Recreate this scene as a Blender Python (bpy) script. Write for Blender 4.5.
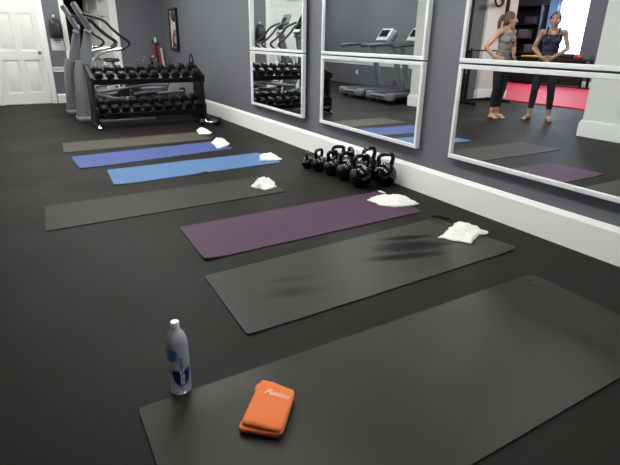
import bpy, bmesh, math, random
from mathutils import Vector, Matrix, Euler, noise

for o in list(bpy.data.objects): bpy.data.objects.remove(o)
S = bpy.context.scene
C = S.collection
PI = math.pi
R = math.radians

# ------------------------------------------------------------------ camera
CAM_H = 1.2
FPX = 483.75
YAW, PIT, ROL = R(31.312), R(21.73), R(0.939)
_cy, _sy = math.cos(YAW), math.sin(YAW)
FW = Vector((_sy*math.cos(PIT), _cy*math.cos(PIT), -math.sin(PIT)))
_rt = Vector((_cy, -_sy, 0)); _up = _rt.cross(FW)
RT = math.cos(ROL)*_rt + math.sin(ROL)*_up
UP = -math.sin(ROL)*_rt + math.cos(ROL)*_up
cd = bpy.data.cameras.new('camera'); cam = bpy.data.objects.new('camera', cd); C.objects.link(cam)
cd.sensor_width = 36; cd.lens = 36*FPX/620; cd.clip_end = 100; cd.clip_start = 0.05
cam.matrix_world = Matrix(((RT.x, UP.x, -FW.x, 0), (RT.y, UP.y, -FW.y, 0), (RT.z, UP.z, -FW.z, CAM_H), (0, 0, 0, 1)))
S.camera = cam

def ray(x, y): return RT*((x-310)/FPX) - UP*((y-232.5)/FPX) + FW
def fl(x, y, z=0.0):
    """photo pixel -> point on the horizontal plane z"""
    d = ray(x, y); t = (z-CAM_H)/d.z
    return Vector((d.x*t, d.y*t, z))

# ------------------------------------------------------------------ world, exposure
w = bpy.data.worlds.new('daylight'); S.world = w; w.use_nodes = True
bgn = w.node_tree.nodes['Background']
bgn.inputs[0].default_value = (0.60, 0.79, 1.0, 1); bgn.inputs[1].default_value = 65.0
S.view_settings.view_transform = 'Standard'; S.view_settings.look = 'None'
S.view_settings.gamma = 1; S.view_settings.use_curve_mapping = False
S.view_settings.exposure = 0.0
LAMP = 100.0          # emission strength of the ceiling panels

# ------------------------------------------------------------------ materials
def lin(c):
    c = c/255.0
    return c/12.92 if c <= 0.04045 else ((c+0.055)/1.055)**2.4
def rgb(r, g, b): return (lin(r), lin(g), lin(b), 1)
MATS = {}
def mat(name, col, rough=0.5, metal=0.0, var=0.0, scale=20.0, bump=0.0, bscale=None, rvar=0.0, spec=0.5, coat=0.0, sheen=0.0, stretch=None):
    m = bpy.data.materials.new(name); m.use_nodes = True; MATS[name] = m
    nt = m.node_tree; b = nt.nodes['Principled BSDF']
    b.inputs['Base Color'].default_value = col; b.inputs['Roughness'].default_value = rough
    b.inputs['Metallic'].default_value = metal; b.inputs['Specular IOR Level'].default_value = spec
    b.inputs['Coat Weight'].default_value = coat; b.inputs['Coat Roughness'].default_value = 0.08
    b.inputs['Sheen Weight'].default_value = sheen
    tc = nt.nodes.new('ShaderNodeTexCoord'); mp = nt.nodes.new('ShaderNodeMapping')
    if stretch: mp.inputs['Scale'].default_value = stretch
    nt.links.new(tc.outputs['Object'], mp.inputs['Vector'])
    n = nt.nodes.new('ShaderNodeTexNoise'); n.inputs['Scale'].default_value = scale; n.inputs['Detail'].default_value = 5
    nt.links.new(mp.outputs['Vector'], n.inputs['Vector'])
    if var > 0:
        mx = nt.nodes.new('ShaderNodeMix'); mx.data_type = 'RGBA'
        mx.inputs[6].default_value = tuple(c*(1-var) for c in col[:3])+(1,)
        mx.inputs[7].default_value = tuple(min(1, c*(1+var)) for c in col[:3])+(1,)
        nt.links.new(n.outputs['Fac'], mx.inputs[0]); nt.links.new(mx.outputs[2], b.inputs['Base Color'])
    if rvar > 0:
        mr = nt.nodes.new('ShaderNodeMapRange'); mr.inputs[1].default_value = 0.3; mr.inputs[2].default_value = 0.7
        mr.inputs[3].default_value = max(0, rough-rvar); mr.inputs[4].default_value = min(1, rough+rvar)
        nt.links.new(n.outputs['Fac'], mr.inputs[0]); nt.links.new(mr.outputs[0], b.inputs['Roughness'])
    if bump > 0:
        n2 = nt.nodes.new('ShaderNodeTexNoise'); n2.inputs['Scale'].default_value = bscale or scale*8; n2.inputs['Detail'].default_value = 3
        nt.links.new(mp.outputs['Vector'], n2.inputs['Vector'])
        bp = nt.nodes.new('ShaderNodeBump'); bp.inputs['Strength'].default_value = bump; bp.inputs['Distance'].default_value = 0.01
        nt.links.new(n2.outputs['Fac'], bp.inputs['Height']); nt.links.new(bp.outputs['Normal'], b.inputs['Normal'])
    return m
def emis(name, col, s):
    m = bpy.data.materials.new(name); m.use_nodes = True; MATS[name] = m
    b = m.node_tree.nodes['Principled BSDF']; b.inputs['Base Color'].default_value = (0.8, 0.8, 0.8, 1)
    b.inputs['Emission Color'].default_value = col; b.inputs['Emission Strength'].default_value = s
    return m

mat('floor_rubber', rgb(28, 26, 23), 0.55, var=0.16, scale=1.3, bump=0.12, bscale=260, rvar=0.05, spec=0.1)
mat('wall_grey', rgb(104, 106, 113), 0.6, var=0.03, scale=2, bump=0.03, bscale=90)
mat('wall_far_grey', rgb(96, 99, 112), 0.6, var=0.03, scale=2)
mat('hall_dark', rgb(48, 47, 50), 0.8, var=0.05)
mat('ceiling_white', rgb(215, 215, 210), 0.9, var=0.02)
mat('trim_white', rgb(244, 245, 242), 0.35, var=0.015, scale=4)
mat('door_white', rgb(226, 228, 224), 0.4, var=0.015, scale=3)
mat('column_white', rgb(222, 224, 218), 0.5, var=0.015, scale=3)
mat('mirror_frame_white', rgb(226, 228, 228), 0.35, var=0.01)
mat('mirror_glass', (0.93, 0.95, 0.95, 1), 0.004, 1.0)
mat('brushed_nickel', rgb(150, 148, 142), 0.3, 1.0)
mat('chrome', rgb(225, 225, 225), 0.14, 1.0)
mat('black_steel', rgb(13, 13, 14), 0.5, 0.0, var=0.1, spec=0.25)
mat('cast_iron', rgb(11, 11, 12), 0.42, var=0.2, scale=30, bump=0.03, bscale=150, spec=0.3)
mat('black_gloss', rgb(5, 5, 6), 0.09, var=0.1, spec=0.5)
mat('black_rubber', rgb(20, 20, 21), 0.55, var=0.1)
mat('black_plastic', rgb(28, 28, 30), 0.45, var=0.08)
mat('machine_grey', rgb(112, 115, 121), 0.4, var=0.03)
mat('machine_light', rgb(130, 132, 136), 0.35, var=0.03)
mat('machine_dark', rgb(66, 69, 76), 0.45, var=0.05)
mat('machine_silver', rgb(196, 197, 198), 0.28, 0.55)
mat('screen_dark', rgb(18, 21, 26), 0.12, var=0.05)
mat('white_plastic', rgb(228, 230, 230), 0.35, var=0.01)
mat('belt_black', rgb(34, 35, 38), 0.6, var=0.1, bump=0.05)
mat('paper_white', rgb(222, 223, 220), 0.7, var=0.02)
mat('ink_dark', rgb(60, 62, 66), 0.7)
mat('towel_white', rgb(234, 232, 227), 0.95, var=0.03, scale=30, bump=0.5, bscale=420, sheen=0.2)
mat('towel_orange', rgb(255, 128, 58), 0.95, var=0.08, scale=25, bump=0.6, bscale=420, sheen=0.3)
mat('thread_white', rgb(250, 222, 200), 0.7)
mat('mat_tan', rgb(74, 70, 62), 0.6, var=0.08, scale=3, bump=0.1, bscale=200, spec=0.2)
mat('mat_blue', rgb(66, 80, 132), 0.6, var=0.06, scale=3, bump=0.1, bscale=200, spec=0.2)
mat('mat_lightblue', rgb(74, 106, 146), 0.6, var=0.06, scale=3, bump=0.1, bscale=200, spec=0.2)
mat('mat_grey', rgb(43, 41, 37), 0.55, var=0.1, scale=3, bump=0.1, bscale=200, spec=0.2)
mat('mat_purple', rgb(72, 48, 67), 0.6, var=0.07, scale=3, bump=0.1, bscale=200, spec=0.2)
mat('mat_front', rgb(40, 38, 34), 0.42, var=0.25, scale=2.6, bump=0.06, bscale=300, rvar=0.07, stretch=(0.6, 1.6, 1), spec=0.17)
mat('mat_mark', rgb(46, 45, 43), 0.5)
mat('red_mat', rgb(190, 38, 62), 0.6, var=0.05, scale=2, bump=0.05)
mat('red_paint', rgb(170, 26, 34), 0.35, var=0.04)
mat('curtain_blue', rgb(120, 160, 205), 0.8, var=0.08)
mat('shelf_dark', rgb(30, 32, 40), 0.5, var=0.1)
mat('box_grey', rgb(92, 94, 102), 0.6, var=0.06)
mat('yellow_foam', rgb(225, 195, 60), 0.6, var=0.05)
mat('green_plastic', rgb(60, 120, 95), 0.5)
mat('bag_black', rgb(34, 36, 40), 0.65, var=0.12, bump=0.2, bscale=120)
mat('bag_grey', rgb(118, 122, 128), 0.6, var=0.05)
mat('cap_white', rgb(240, 240, 240), 0.35)
mat('label_blue', rgb(24, 24, 128), 0.3)
mat('label_sky', rgb(92, 162, 216), 0.3)
mat('label_violet', rgb(78, 80, 165), 0.3)
mat('label_white', rgb(238, 240, 248), 0.35)
mat('skin_a', rgb(205, 158, 132), 0.5, var=0.04, scale=8)
mat('skin_b', rgb(190, 145, 122), 0.5, var=0.04, scale=8)
mat('hair_brown', rgb(92, 66, 50), 0.5, var=0.25, scale=60, stretch=(1, 1, 0.15))
mat('hair_dark', rgb(58, 42, 36), 0.5, var=0.25, scale=60, stretch=(1, 1, 0.15))
mat('tank_grey', rgb(142, 136, 134), 0.85, var=0.08, scale=20, bump=0.2, bscale=200)
mat('band_grey', rgb(112, 112, 116), 0.85, var=0.06)
mat('tank_navy', rgb(44, 50, 66), 0.8, var=0.08, scale=20, bump=0.2, bscale=200)
mat('leggings_black', rgb(24, 24, 30), 0.7, var=0.1, bump=0.1, bscale=120)
mat('eye_white', rgb(225, 222, 218), 0.3)
mat('eye_dark', rgb(40, 28, 24), 0.2)
mat('lips', rgb(165, 92, 88), 0.5)
mat('picture_frame_black', rgb(18, 18, 20), 0.3)
emis('lamp_diffuser', (0.98, 1.0, 0.955, 1), LAMP)

def clearmat(name, col, rough, trans, ior):
    m = mat(name, col, rough); b = m.node_tree.nodes['Principled BSDF']
    b.inputs['Transmission Weight'].default_value = trans; b.inputs['IOR'].default_value = ior
    return m
clearmat('bottle_pet', (0.86, 0.92, 1.0, 1), 0.12, 0.62, 1.2)
clearmat('bottle_water', (0.86, 0.92, 1.0, 1), 0.03, 0.95, 1.33)
clearmat('window_glass', (0.95, 0.97, 1.0, 1), 0.0, 1.0, 1.02)

def worn_mat():
    # black mat with two darker sweaty smears across it (they have their own shape on the mat)
    m = mat('mat_worn', rgb(45, 44, 40), 0.4, bump=0.06, bscale=300, spec=0.18)
    nt = m.node_tree; b = nt.nodes['Principled BSDF']; L = nt.links
    tc = nt.nodes.new('ShaderNodeTexCoord')
    n = nt.nodes.new('ShaderNodeTexNoise'); n.inputs['Scale'].default_value = 9; n.inputs['Detail'].default_value = 6; n.inputs['Roughness'].default_value = 0.65
    mq = nt.nodes.new('ShaderNodeMapping'); mq.inputs['Rotation'].default_value = (0, 0, 0.3); mq.inputs['Scale'].default_value = (0.6, 1.6, 1)
    L.new(tc.outputs['Object'], mq.inputs['Vector']); L.new(mq.outputs['Vector'], n.inputs['Vector'])
    tot = None
    for (cx, cy, sx, sy, k) in ((0.36, 0.05, 0.30, 0.11, 1.0), (0.24, -0.05, 0.34, 0.06, 1.0), (0.44, 0.17, 0.26, 0.05, 0.9), (0.5, 0.0, 0.2, 0.03, 0.8), (-0.56, -0.10, 0.24, 0.09, 0.36), (-0.50, 0.02, 0.2, 0.07, 0.3)):
        mp = nt.nodes.new('ShaderNodeMapping'); mp.vector_type = 'TEXTURE'
        mp.inputs['Location'].default_value = (cx, cy, 0); mp.inputs['Scale'].default_value = (sx, sy, 1)
        mp.inputs['Rotation'].default_value = (0, 0, -0.30)
        L.new(tc.outputs['Object'], mp.inputs['Vector'])
        g = nt.nodes.new('ShaderNodeTexGradient'); g.gradient_type = 'SPHERICAL'; L.new(mp.outputs['Vector'], g.inputs['Vector'])
        mu = nt.nodes.new('ShaderNodeMath'); mu.operation = 'MULTIPLY'; L.new(g.outputs['Fac'], mu.inputs[0]); mu.inputs[1].default_value = k
        if tot is None: tot = mu
        else:
            a = nt.nodes.new('ShaderNodeMath'); a.operation = 'MAXIMUM'; L.new(tot.outputs[0], a.inputs[0]); L.new(mu.outputs[0], a.inputs[1]); tot = a
    a = nt.nodes.new('ShaderNodeMath'); a.operation = 'MULTIPLY'; L.new(tot.outputs[0], a.inputs[0]); L.new(n.outputs['Fac'], a.inputs[1])
    mr = nt.nodes.new('ShaderNodeMapRange'); mr.inputs[1].default_value = 0.03; mr.inputs[2].default_value = 0.30
    L.new(a.outputs[0], mr.inputs[0])
    mx = nt.nodes.new('ShaderNodeMix'); mx.data_type = 'RGBA'; mx.inputs[6].default_value = rgb(45, 44, 40); mx.inputs[7].default_value = rgb(16, 15, 15)
    L.new(mr.outputs[0], mx.inputs[0]); L.new(mx.outputs[2], b.inputs['Base Color'])
    rr = nt.nodes.new('ShaderNodeMapRange'); rr.inputs[3].default_value = 0.4; rr.inputs[4].default_value = 0.75
    L.new(mr.outputs[0], rr.inputs[0]); L.new(rr.outputs[0], b.inputs['Roughness'])
worn_mat()

def picture_mat():
    m = mat('picture_print', rgb(120, 110, 105), 0.25); nt = m.node_tree; b = nt.nodes['Principled BSDF']
    tc = nt.nodes.new('ShaderNodeTexCoord'); v = nt.nodes.new('ShaderNodeTexVoronoi'); v.inputs['Scale'].default_value = 9
    nt.links.new(tc.outputs['Object'], v.inputs['Vector'])
    r = nt.nodes.new('ShaderNodeValToRGB'); e = r.color_ramp.elements
    e[0].color = rgb(40, 38, 40); e[0].position = 0.2; e[1].color = rgb(210, 206, 200); e[1].position = 0.8
    x = e.new(0.5); x.color = rgb(140, 90, 80)
    sp = nt.nodes.new('ShaderNodeSeparateColor'); nt.links.new(v.outputs['Color'], sp.inputs[0])
    nt.links.new(sp.outputs[0], r.inputs[0]); nt.links.new(r.outputs[0], b.inputs['Base Color'])
picture_mat()

# ------------------------------------------------------------------ mesh builder
def rotm(e): return Euler(e).to_matrix()
class MB:
    def __init__(s): s.bm = bmesh.new()
    def box(s, c, size, rot=None, bev=0.0, seg=1):
        M = Matrix.Translation(Vector(c)) @ (rotm(rot).to_4x4() if rot else Matrix()) @ Matrix.Diagonal((*size, 1))
        r = bmesh.ops.create_cube(s.bm, size=1, matrix=M)
        if bev > 0:
            es = list({e for v in r['verts'] for e in v.link_edges})
            bmesh.ops.bevel(s.bm, geom=es, offset=min(bev, min(size)*0.45), segments=seg, affect='EDGES', profile=0.5)
        return s
    def b2(s, a, b, bev=0.0, seg=1):
        return s.box([(a[i]+b[i])/2 for i in range(3)], [abs(b[i]-a[i]) for i in range(3)], None, bev, seg)
    def rings(s, rings, cap0=True, cap1=True, closed=False):
        vr = [[s.bm.verts.new(p) for p in r] for r in rings]
        n = len(vr[0]); m = len(vr)
        for i in range(m if closed else m-1):
            a, b = vr[i], vr[(i+1) % m]
            for k in range(n):
                try: s.bm.faces.new((a[k], a[(k+1) % n], b[(k+1) % n], b[k]))
                except ValueError: pass
        if not closed:
            if cap0: s.bm.faces.new(list(reversed(vr[0])))
            if cap1: s.bm.faces.new(vr[-1])
        return s
    def tube(s, pts, r, seg=8, closed=False, sub=0, flat=1.0):
        pts = [Vector(p) for p in pts]
        rr = list(r) if isinstance(r, (list, tuple)) else [r]*len(pts)
        if sub:
            q, q2 = [], []
            n = len(pts)
            for i in range(n if closed else n-1):
                g = lambda k: pts[k % n] if closed else pts[max(0, min(n-1, k))]
                p0, p1, p2, p3 = g(i-1), g(i), g(i+1), g(i+2)
                for j in range(sub):
                    t = j/sub
                    q.append(0.5*((2*p1)+(p2-p0)*t+(2*p0-5*p1+4*p2-p3)*t*t+(3*p1-p0-3*p2+p3)*t**3))
                    q2.append(rr[i % n]*(1-t)+rr[(i+1) % n]*t)
            if not closed: q.append(pts[-1]); q2.append(rr[-1])
            pts, rr = q, q2
        n = len(pts); rings = []; nrm = None
        for i in range(n):
            if closed: t = (pts[(i+1) % n]-pts[i-1]).normalized()
            else: t = (pts[min(n-1, i+1)]-pts[max(0, i-1)]).normalized()
            if nrm is None:
                a = Vector((0, 0, 1)) if abs(t.z) < 0.9 else Vector((0, 1, 0))
                nrm = (a - t*a.dot(t)).normalized()
            else:
                nrm = (nrm - t*nrm.dot(t)).normalized()
            bn = t.cross(nrm)
            rings.append([pts[i]+(nrm*math.cos(2*PI*k/seg)+bn*flat*math.sin(2*PI*k/seg))*rr[i] for k in range(seg)])
        return s.rings(rings, closed=closed)
    def cyl(s, a, b, r0, r1=None, seg=16): return s.tube([a, b], [r0, r0 if r1 is None else r1], seg)
    def lathe(s, prof, c=(0, 0, 0), seg=24, rot=None, caps=True):
        M = rotm(rot) if rot else Matrix.Identity(3); c = Vector(c)
        rings = [[c+M @ Vector((max(r, 1e-5)*math.cos(2*PI*k/seg), max(r, 1e-5)*math.sin(2*PI*k/seg), z)) for k in range(seg)] for r, z in prof]
        return s.rings(rings, caps, caps)
    def ell(s, c, rad, rot=None, u=16, v=10):
        M = Matrix.Translation(Vector(c)) @ (rotm(rot).to_4x4() if rot else Matrix()) @ Matrix.Diagonal((*rad, 1))
        bmesh.ops.create_uvsphere(s.bm, u_segments=u, v_segments=v, radius=1, matrix=M); return s
    def prism(s, poly, z0, z1, M=None):
        M = M or Matrix()
        return s.rings([[M @ Vector((x, y, z)) for x, y in poly] for z in (z0, z1)])
    def sect(s, secs, seg=20, p=2.6):
        """loft of superellipse sections (cx,cy,cz,hx,hy), stacked in z"""
        rg = []
        for cx, cy, cz, hx, hy in secs:
            r = []
            for k in range(seg):
                a = 2*PI*k/seg; ca, sa = math.cos(a), math.sin(a)
                r.append(Vector((cx+hx*math.copysign(abs(ca)**(2/p), ca), cy+hy*math.copysign(abs(sa)**(2/p), sa), cz)))
            rg.append(r)
        return s.rings(rg)
    def capsule(s, a, b, r0, r1=None):
        r1 = r0 if r1 is None else r1
        s.ell(a, (r0,)*3, u=12, v=8); s.ell(b, (r1,)*3, u=12, v=8); return s.cyl(a, b, r0, r1, 12)
    def mesh(s, name, ang=40):
        bmesh.ops.recalc_face_normals(s.bm, faces=s.bm.faces[:])
        me = bpy.data.meshes.new(name); s.bm.to_mesh(me); s.bm.free()
        me.polygons.foreach_set('use_smooth', [True]*len(me.polygons)); me.set_sharp_from_angle(angle=R(ang))
        return me
    def obj(s, name, m, parent=None, ang=40):
        return link(name, s.mesh(name, ang), m, parent)
def link(name, me, m, parent=None):
    if not me.materials: me.materials.append(MATS[m])
    o = bpy.data.objects.new(name, me); C.objects.link(o)
    if parent: o.parent = parent
    return o
def tag(o, label, cat, group=None):
    o['label'] = label; o['category'] = cat
    if group: o['group'] = group
    return o
def thing(name, label, cat, loc=(0, 0, 0), rz=0, group=None):
    o = bpy.data.objects.new(name, None); C.objects.link(o); o.location = loc; o.rotation_euler = (0, 0, rz); o.empty_display_size = 0.1
    return tag(o, label, cat, group)
def dup(root, loc, rz=None, label=None, group=None):
    r = root.copy(); C.objects.link(r); r.location = loc
    if rz is not None: r.rotation_euler = (0, 0, rz)
    if label: r['label'] = label
    if group: r['group'] = group
    for ch in list(root.children):
        c = ch.copy(); C.objects.link(c); c.parent = r
        for g in list(ch.children):
            d = g.copy(); C.objects.link(d); d.parent = c
    return r
def struct(o, label=None):
    o['kind'] = 'structure'
    if label: o['label'] = label
    return o
def sroot(name, loc=(0, 0, 0), label=None):
    o = bpy.data.objects.new(name, None); C.objects.link(o); o.location = loc; o.empty_display_size = 0.1
    return struct(o, label)
def text_mesh(txt, size, ext=0.0, shear=0.0, off=0.0):
    cu = bpy.data.curves.new('lettering', 'FONT'); cu.body = txt; cu.size = size; cu.extrude = ext; cu.shear = shear; cu.offset = off
    cu.align_x = 'CENTER'; cu.align_y = 'CENTER'; cu.resolution_u = 4
    o = bpy.data.objects.new('lettering_tmp', cu); C.objects.link(o)
    dg = bpy.context.evaluated_depsgraph_get(); me = bpy.data.meshes.new_from_object(o.evaluated_get(dg))
    bpy.data.objects.remove(o); bpy.data.curves.remove(cu)
    return me

# ------------------------------------------------------------------ room shell
WX = 2.885      # right wall
BY = 10.62      # back wall with the doors
LX = -3.04       # wall behind the treadmills
FX = -9.0       # far wall with the window
CZ = 2.75       # ceiling
NY = -3.0       # wall behind the camera
DY = 14.0       # end of the treadmill bay
struct(MB().b2((FX-0.2, NY-0.2, -0.12), (WX+0.2, DY+0.2, 0)).obj('floor', 'floor_rubber'), 'dark speckled rubber gym floor')
struct(MB().b2((FX-0.2, NY-0.2, CZ), (WX+0.2, DY+0.2, CZ+0.12)).obj('ceiling', 'ceiling_white'), 'white flat ceiling above the gym')
struct(MB().b2((WX, NY-0.2, 0), (WX+0.15, DY+0.2, CZ)).obj('wall_right', 'wall_grey'), 'grey wall carrying the white framed mirrors')
struct(MB().b2((FX-0.2, NY-0.15, 0), (WX, NY, CZ)).obj('wall_front', 'wall_grey'), 'grey wall at the near end of the gym')
struct(MB().b2((FX-0.2, DY, 0), (WX, DY+0.15, CZ)).obj('wall_bay', 'wall_grey'), 'grey end wall of the treadmill bay')
# back wall pieces round a door and an opening
D0, D1, DH = -0.09, 0.69, 2.03
O0, O1, OH = 1.13, 1.97, 2.05
m = MB()
for a, b in (((-0.42, 0), (D0, CZ)), ((D0, DH), (D1, CZ)), ((D1, 0), (O0, CZ)), ((O0, OH), (O1, CZ)), ((O1, 0), (WX, CZ))):
    m.b2((a[0], BY, a[1]), (b[0], BY+0.12, b[1]))
struct(m.obj('wall_back', 'wall_grey'), 'grey back wall with white door and open doorway')
struct(MB().b2((-0.42, BY+0.12, 0), (-0.30, DY, CZ)).obj('wall_return', 'wall_grey'), 'grey side wall of the bay beyond the back wall')
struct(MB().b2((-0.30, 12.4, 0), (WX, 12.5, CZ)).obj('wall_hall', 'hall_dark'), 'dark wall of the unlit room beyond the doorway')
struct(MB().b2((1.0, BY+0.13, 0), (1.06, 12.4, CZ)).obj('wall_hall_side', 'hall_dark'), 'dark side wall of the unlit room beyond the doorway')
# treadmill wall ends in a white column
struct(MB().b2((-4.18, 7.75, 0), (LX, DY, CZ)).obj('wall_left', 'wall_grey'), 'grey wall behind the treadmills')
# far wall with the window hole
WY0, WY1, WZ0, WZ1 = 8.98, 9.92, 0.88, 2.45
m = MB()
for a, b in (((NY, 0), (WY0, CZ)), ((WY1, 0), (DY, CZ)), ((WY0, 0), (WY1, WZ0)), ((WY0, WZ1), (WY1, CZ))):
    m.b2((FX-0.15, a[0], a[1]), (FX, b[0], b[1]))
struct(m.obj('wall_far', 'wall_far_grey'), 'grey wall with the bright window across the red mat')

def baseboard(name, a, b, nrm, label, h=0.222):
    """moulded white skirting from a to b, standing out along nrm"""
    a = Vector((*a, 0)); b = Vector((*b, 0)); n = Vector((*nrm, 0))
    prof = [(0, 0), (0.022, 0), (0.022, h-0.03), (0.010, h), (0, h)]
    mb = MB(); mb.rings([[p+n*x+Vector((0, 0, z)) for x, z in prof] for p in (a, b)])
    return struct(mb.obj(name, 'trim_white', None, 20), label)
baseboard('baseboard_right', (WX, NY), (WX, BY), (-1, 0), 'tall white baseboard under the mirrors')
baseboard('baseboard_back', (D1+0.10, BY), (O0-0.075, BY), (0, -1), 'short white baseboard between door and doorway', 0.17)
baseboard('baseboard_corner', (O1+0.08, BY), (WX-0.02, BY), (0, -1), 'white baseboard in the corner behind the rack', 0.2)
baseboard('baseboard_far', (FX, NY), (FX, DY), (1, 0), 'white baseboard under the far window', 0.17)
def rail(name, a, b, nrm, z, label):
    a = Vector((*a, z)); b = Vector((*b, z)); n = Vector((*nrm, 0))
    prof = [(0, -0.045), (0.015, -0.045), (0.018, 0.0), (0.03, 0.02), (0.03, 0.045), (0, 0.045)]
    mb = MB(); mb.rings([[p+n*x+Vector((0, 0, q)) for x, q in prof] for p in (a, b)])
    return struct(mb.obj(name, 'trim_white', None, 20), label)
rail('trim_1', (D1+0.10, BY), (O0-0.075, BY), (0, -1), 0.61, 'white chair rail between door and doorway')
rail('trim_2', (LX, 7.85), (LX, DY), (1, 0), 0.60, 'white chair rail behind the treadmills')

# white six panel door
def panel_door(name, w, h, label, handle_x):
    root = sroot(name, label=label)
    T = 0.04
    mb = MB()
    cols = [(0.10, w/2-0.045), (w/2+0.045, w-0.10)]
    rows = [(0.20, 0.78), (0.93, 1.56), (1.67, h-0.13)]
    xs = [0, 0.10, w/2-0.045, w/2+0.045, w-0.10, w]; zs = [0.012, 0.20, 0.78, 0.93, 1.56, 1.67, h-0.13, h]
    for i in range(5):
        for j in range(7):
            if i in (1, 3) and j in (1, 3, 5): continue
            mb.b2((xs[i], 0, zs[j]), (xs[i+1], T, zs[j+1]))
    bmesh.ops.remove_doubles(mb.bm, verts=mb.bm.verts[:], dist=1e-4)
    mb.obj('door_leaf', 'door_white', root)
    for a, b in cols:
        for c, d in rows:
            q = MB()
            A = [(a, c), (b, c), (b, d), (a, d)]
            def inset(k): return [(a+k, c+k), (b-k, c+k), (b-k, d-k), (a+k, d-k)]
            q.rings([[Vector((x, y, z)) for x, z in pts] for pts, y in ((A, 0.003), (inset(0.018), 0.013), (inset(0.035), 0.013), (inset(0.055), 0.004))], cap0=False)
            q.obj('panel', 'door_white', root)
    k = MB(); k.lathe([(0.0, -0.001), (0.03, 0), (0.03, 0.008), (0.011, 0.012), (0.011, 0.035), (0.022, 0.042), (0.028, 0.055), (0.022, 0.068), (0.0, 0.07)], (handle_x, 0, 0.9), 20, (PI/2, 0, 0))
    k.obj('door_knob', 'brushed_nickel', root)
    return root
d1 = panel_door('door_1', D1-D0, DH, 'closed white six panel door', 0.71)
d1.location = (D0, BY+0.03, 0)
d2 = panel_door('door_2', O1-O0-0.02, OH-0.02, 'white panel door standing ajar behind the elliptical trainers', 0.75)
d2.location = (O1-0.01, BY+0.10, 0); d2.rotation_euler = (0, 0, PI-R(65))
def casing(name, x0, x1, h, label, wl=0.09):
    mb = MB()
    mb.b2((x0-wl, BY-0.022, 0), (x0, BY, h+wl), 0.006); mb.b2((x1, BY-0.022, 0), (x1+wl, BY, h+wl), 0.006); mb.b2((x0, BY-0.022, h), (x1, BY, h+wl), 0.006)
    mb.b2((x0-0.001, BY, 0), (x0+0.012, BY+0.12, h)); mb.b2((x1-0.012, BY, 0), (x1+0.001, BY+0.12, h)); mb.b2((x0, BY, h-0.012), (x1, BY+0.12, h+0.001))
    return struct(mb.obj(name, 'trim_white'), label)
casing('trim_3', D0, D1, DH, 'white casing around the closed door')
casing('trim_4', O0, O1, OH, 'white casing around the open doorway', 0.075)
struct(MB().b2((D0, BY-0.01, 0), (D1, BY+0.11, 0.012), 0.004).obj('trim_5', 'brushed_nickel'), 'metal threshold under the closed door')

# columns
def column(name, x0, x1, y0, y1, label):
    r = sroot(name, label=label)
    MB().b2((x0, y0, 0), (x1, y1, CZ), 0.01).obj('shaft', 'column_white', r)
    mb = MB(); mb.b2((x0-0.025, y0-0.025, 0), (x1+0.025, y1+0.025, 0.19)); mb.b2((x0-0.014, y0-0.014, 0.19), (x1+0.014, y1+0.014, 0.222), 0.006)
    mb.obj('column_base', 'trim_white', r)
    return r
column('column_1', -1.72, -1.12, 7.0, 7.63, 'square white column beside the treadmills')
column('column_2', -1.74, -1.08, 3.10, 3.91, 'square white column nearest the purple mat reflection')
column('column_3', -4.22, -3.28, 7.68, 7.80, 'wide white column at the end of the treadmill wall')

# window with curtain
wn = sroot('window_1', label='bright window in the far wall')
mb = MB()
for a, b in (((WY0, WZ0), (WY0+0.05, WZ1)), ((WY1-0.05, WZ0), (WY1, WZ1)), ((WY0, WZ0), (WY1, WZ0+0.05)), ((WY0, WZ1-0.05), (WY1, WZ1)), ((WY0, 1.63), (WY1, 1.67))):
    mb.b2((FX-0.11, a[0], a[1]), (FX-0.05, b[0], b[1]), 0.005)
mb.obj('window_frame', 'trim_white', wn)
for z0, z1 in ((WZ0+0.05, 1.63), (1.67, WZ1-0.05)):
    MB().b2((FX-0.084, WY0+0.05, z0), (FX-0.078, WY1-0.05, z1)).obj('pane', 'window_glass', wn)
MB().b2((FX-0.05, WY0-0.05, WZ0-0.035), (FX+0.05, WY1+0.05, WZ0), 0.008).obj('window_sill', 'trim_white', wn)

# ceiling lights (outside the frame, they light the room)
def ceiling_light(x, y, ln):
    t = thing('ceiling_light', 'flush white ceiling light panel above the gym floor', 'ceiling light', (x, y, CZ), 0, 'ceiling light panels')
    mb = MB(); hw = ln/2
    for a, b in (((-hw, -ln/2), (-hw+0.03, ln/2)), ((hw-0.03, -ln/2), (hw, ln/2)), ((-hw+0.03, -ln/2), (hw-0.03, -ln/2+0.03)), ((-hw+0.03, ln/2-0.03), (hw-0.03, ln/2))):
        mb.b2((a[0], a[1], -0.035), (b[0], b[1], 0))
    mb.obj('frame', 'white_plastic', t)
    MB().b2((-hw+0.03, -ln/2+0.03, -0.03), (hw-0.03, ln/2-0.03, -0.004)).obj('diffuser', 'lamp_diffuser', t)
for x, y in ((1.5, 0.5), (1.5, 2.1), (1.5, 3.7), (1.5, 5.3), (1.5, 6.9), (1.5, 8.5), (0.3, 9.6), (0.2, 5.3)): ceiling_light(x, y, 0.4)
for x, y in ((-1.9, 9.2), (-1.9, 11.2), (-1.9, 13.2), (-2.6, 4.4), (-2.6, 6.4), (-5.4, 3.5), (-5.4, 6.5), (-5.4, 10.0), (-7.6, 3.5), (-7.6, 6.5), (-7.6, 9.2)): ceiling_light(x, y, 0.4)  # bay and far-room panels, unseen, some added just to brighten those walls

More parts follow.
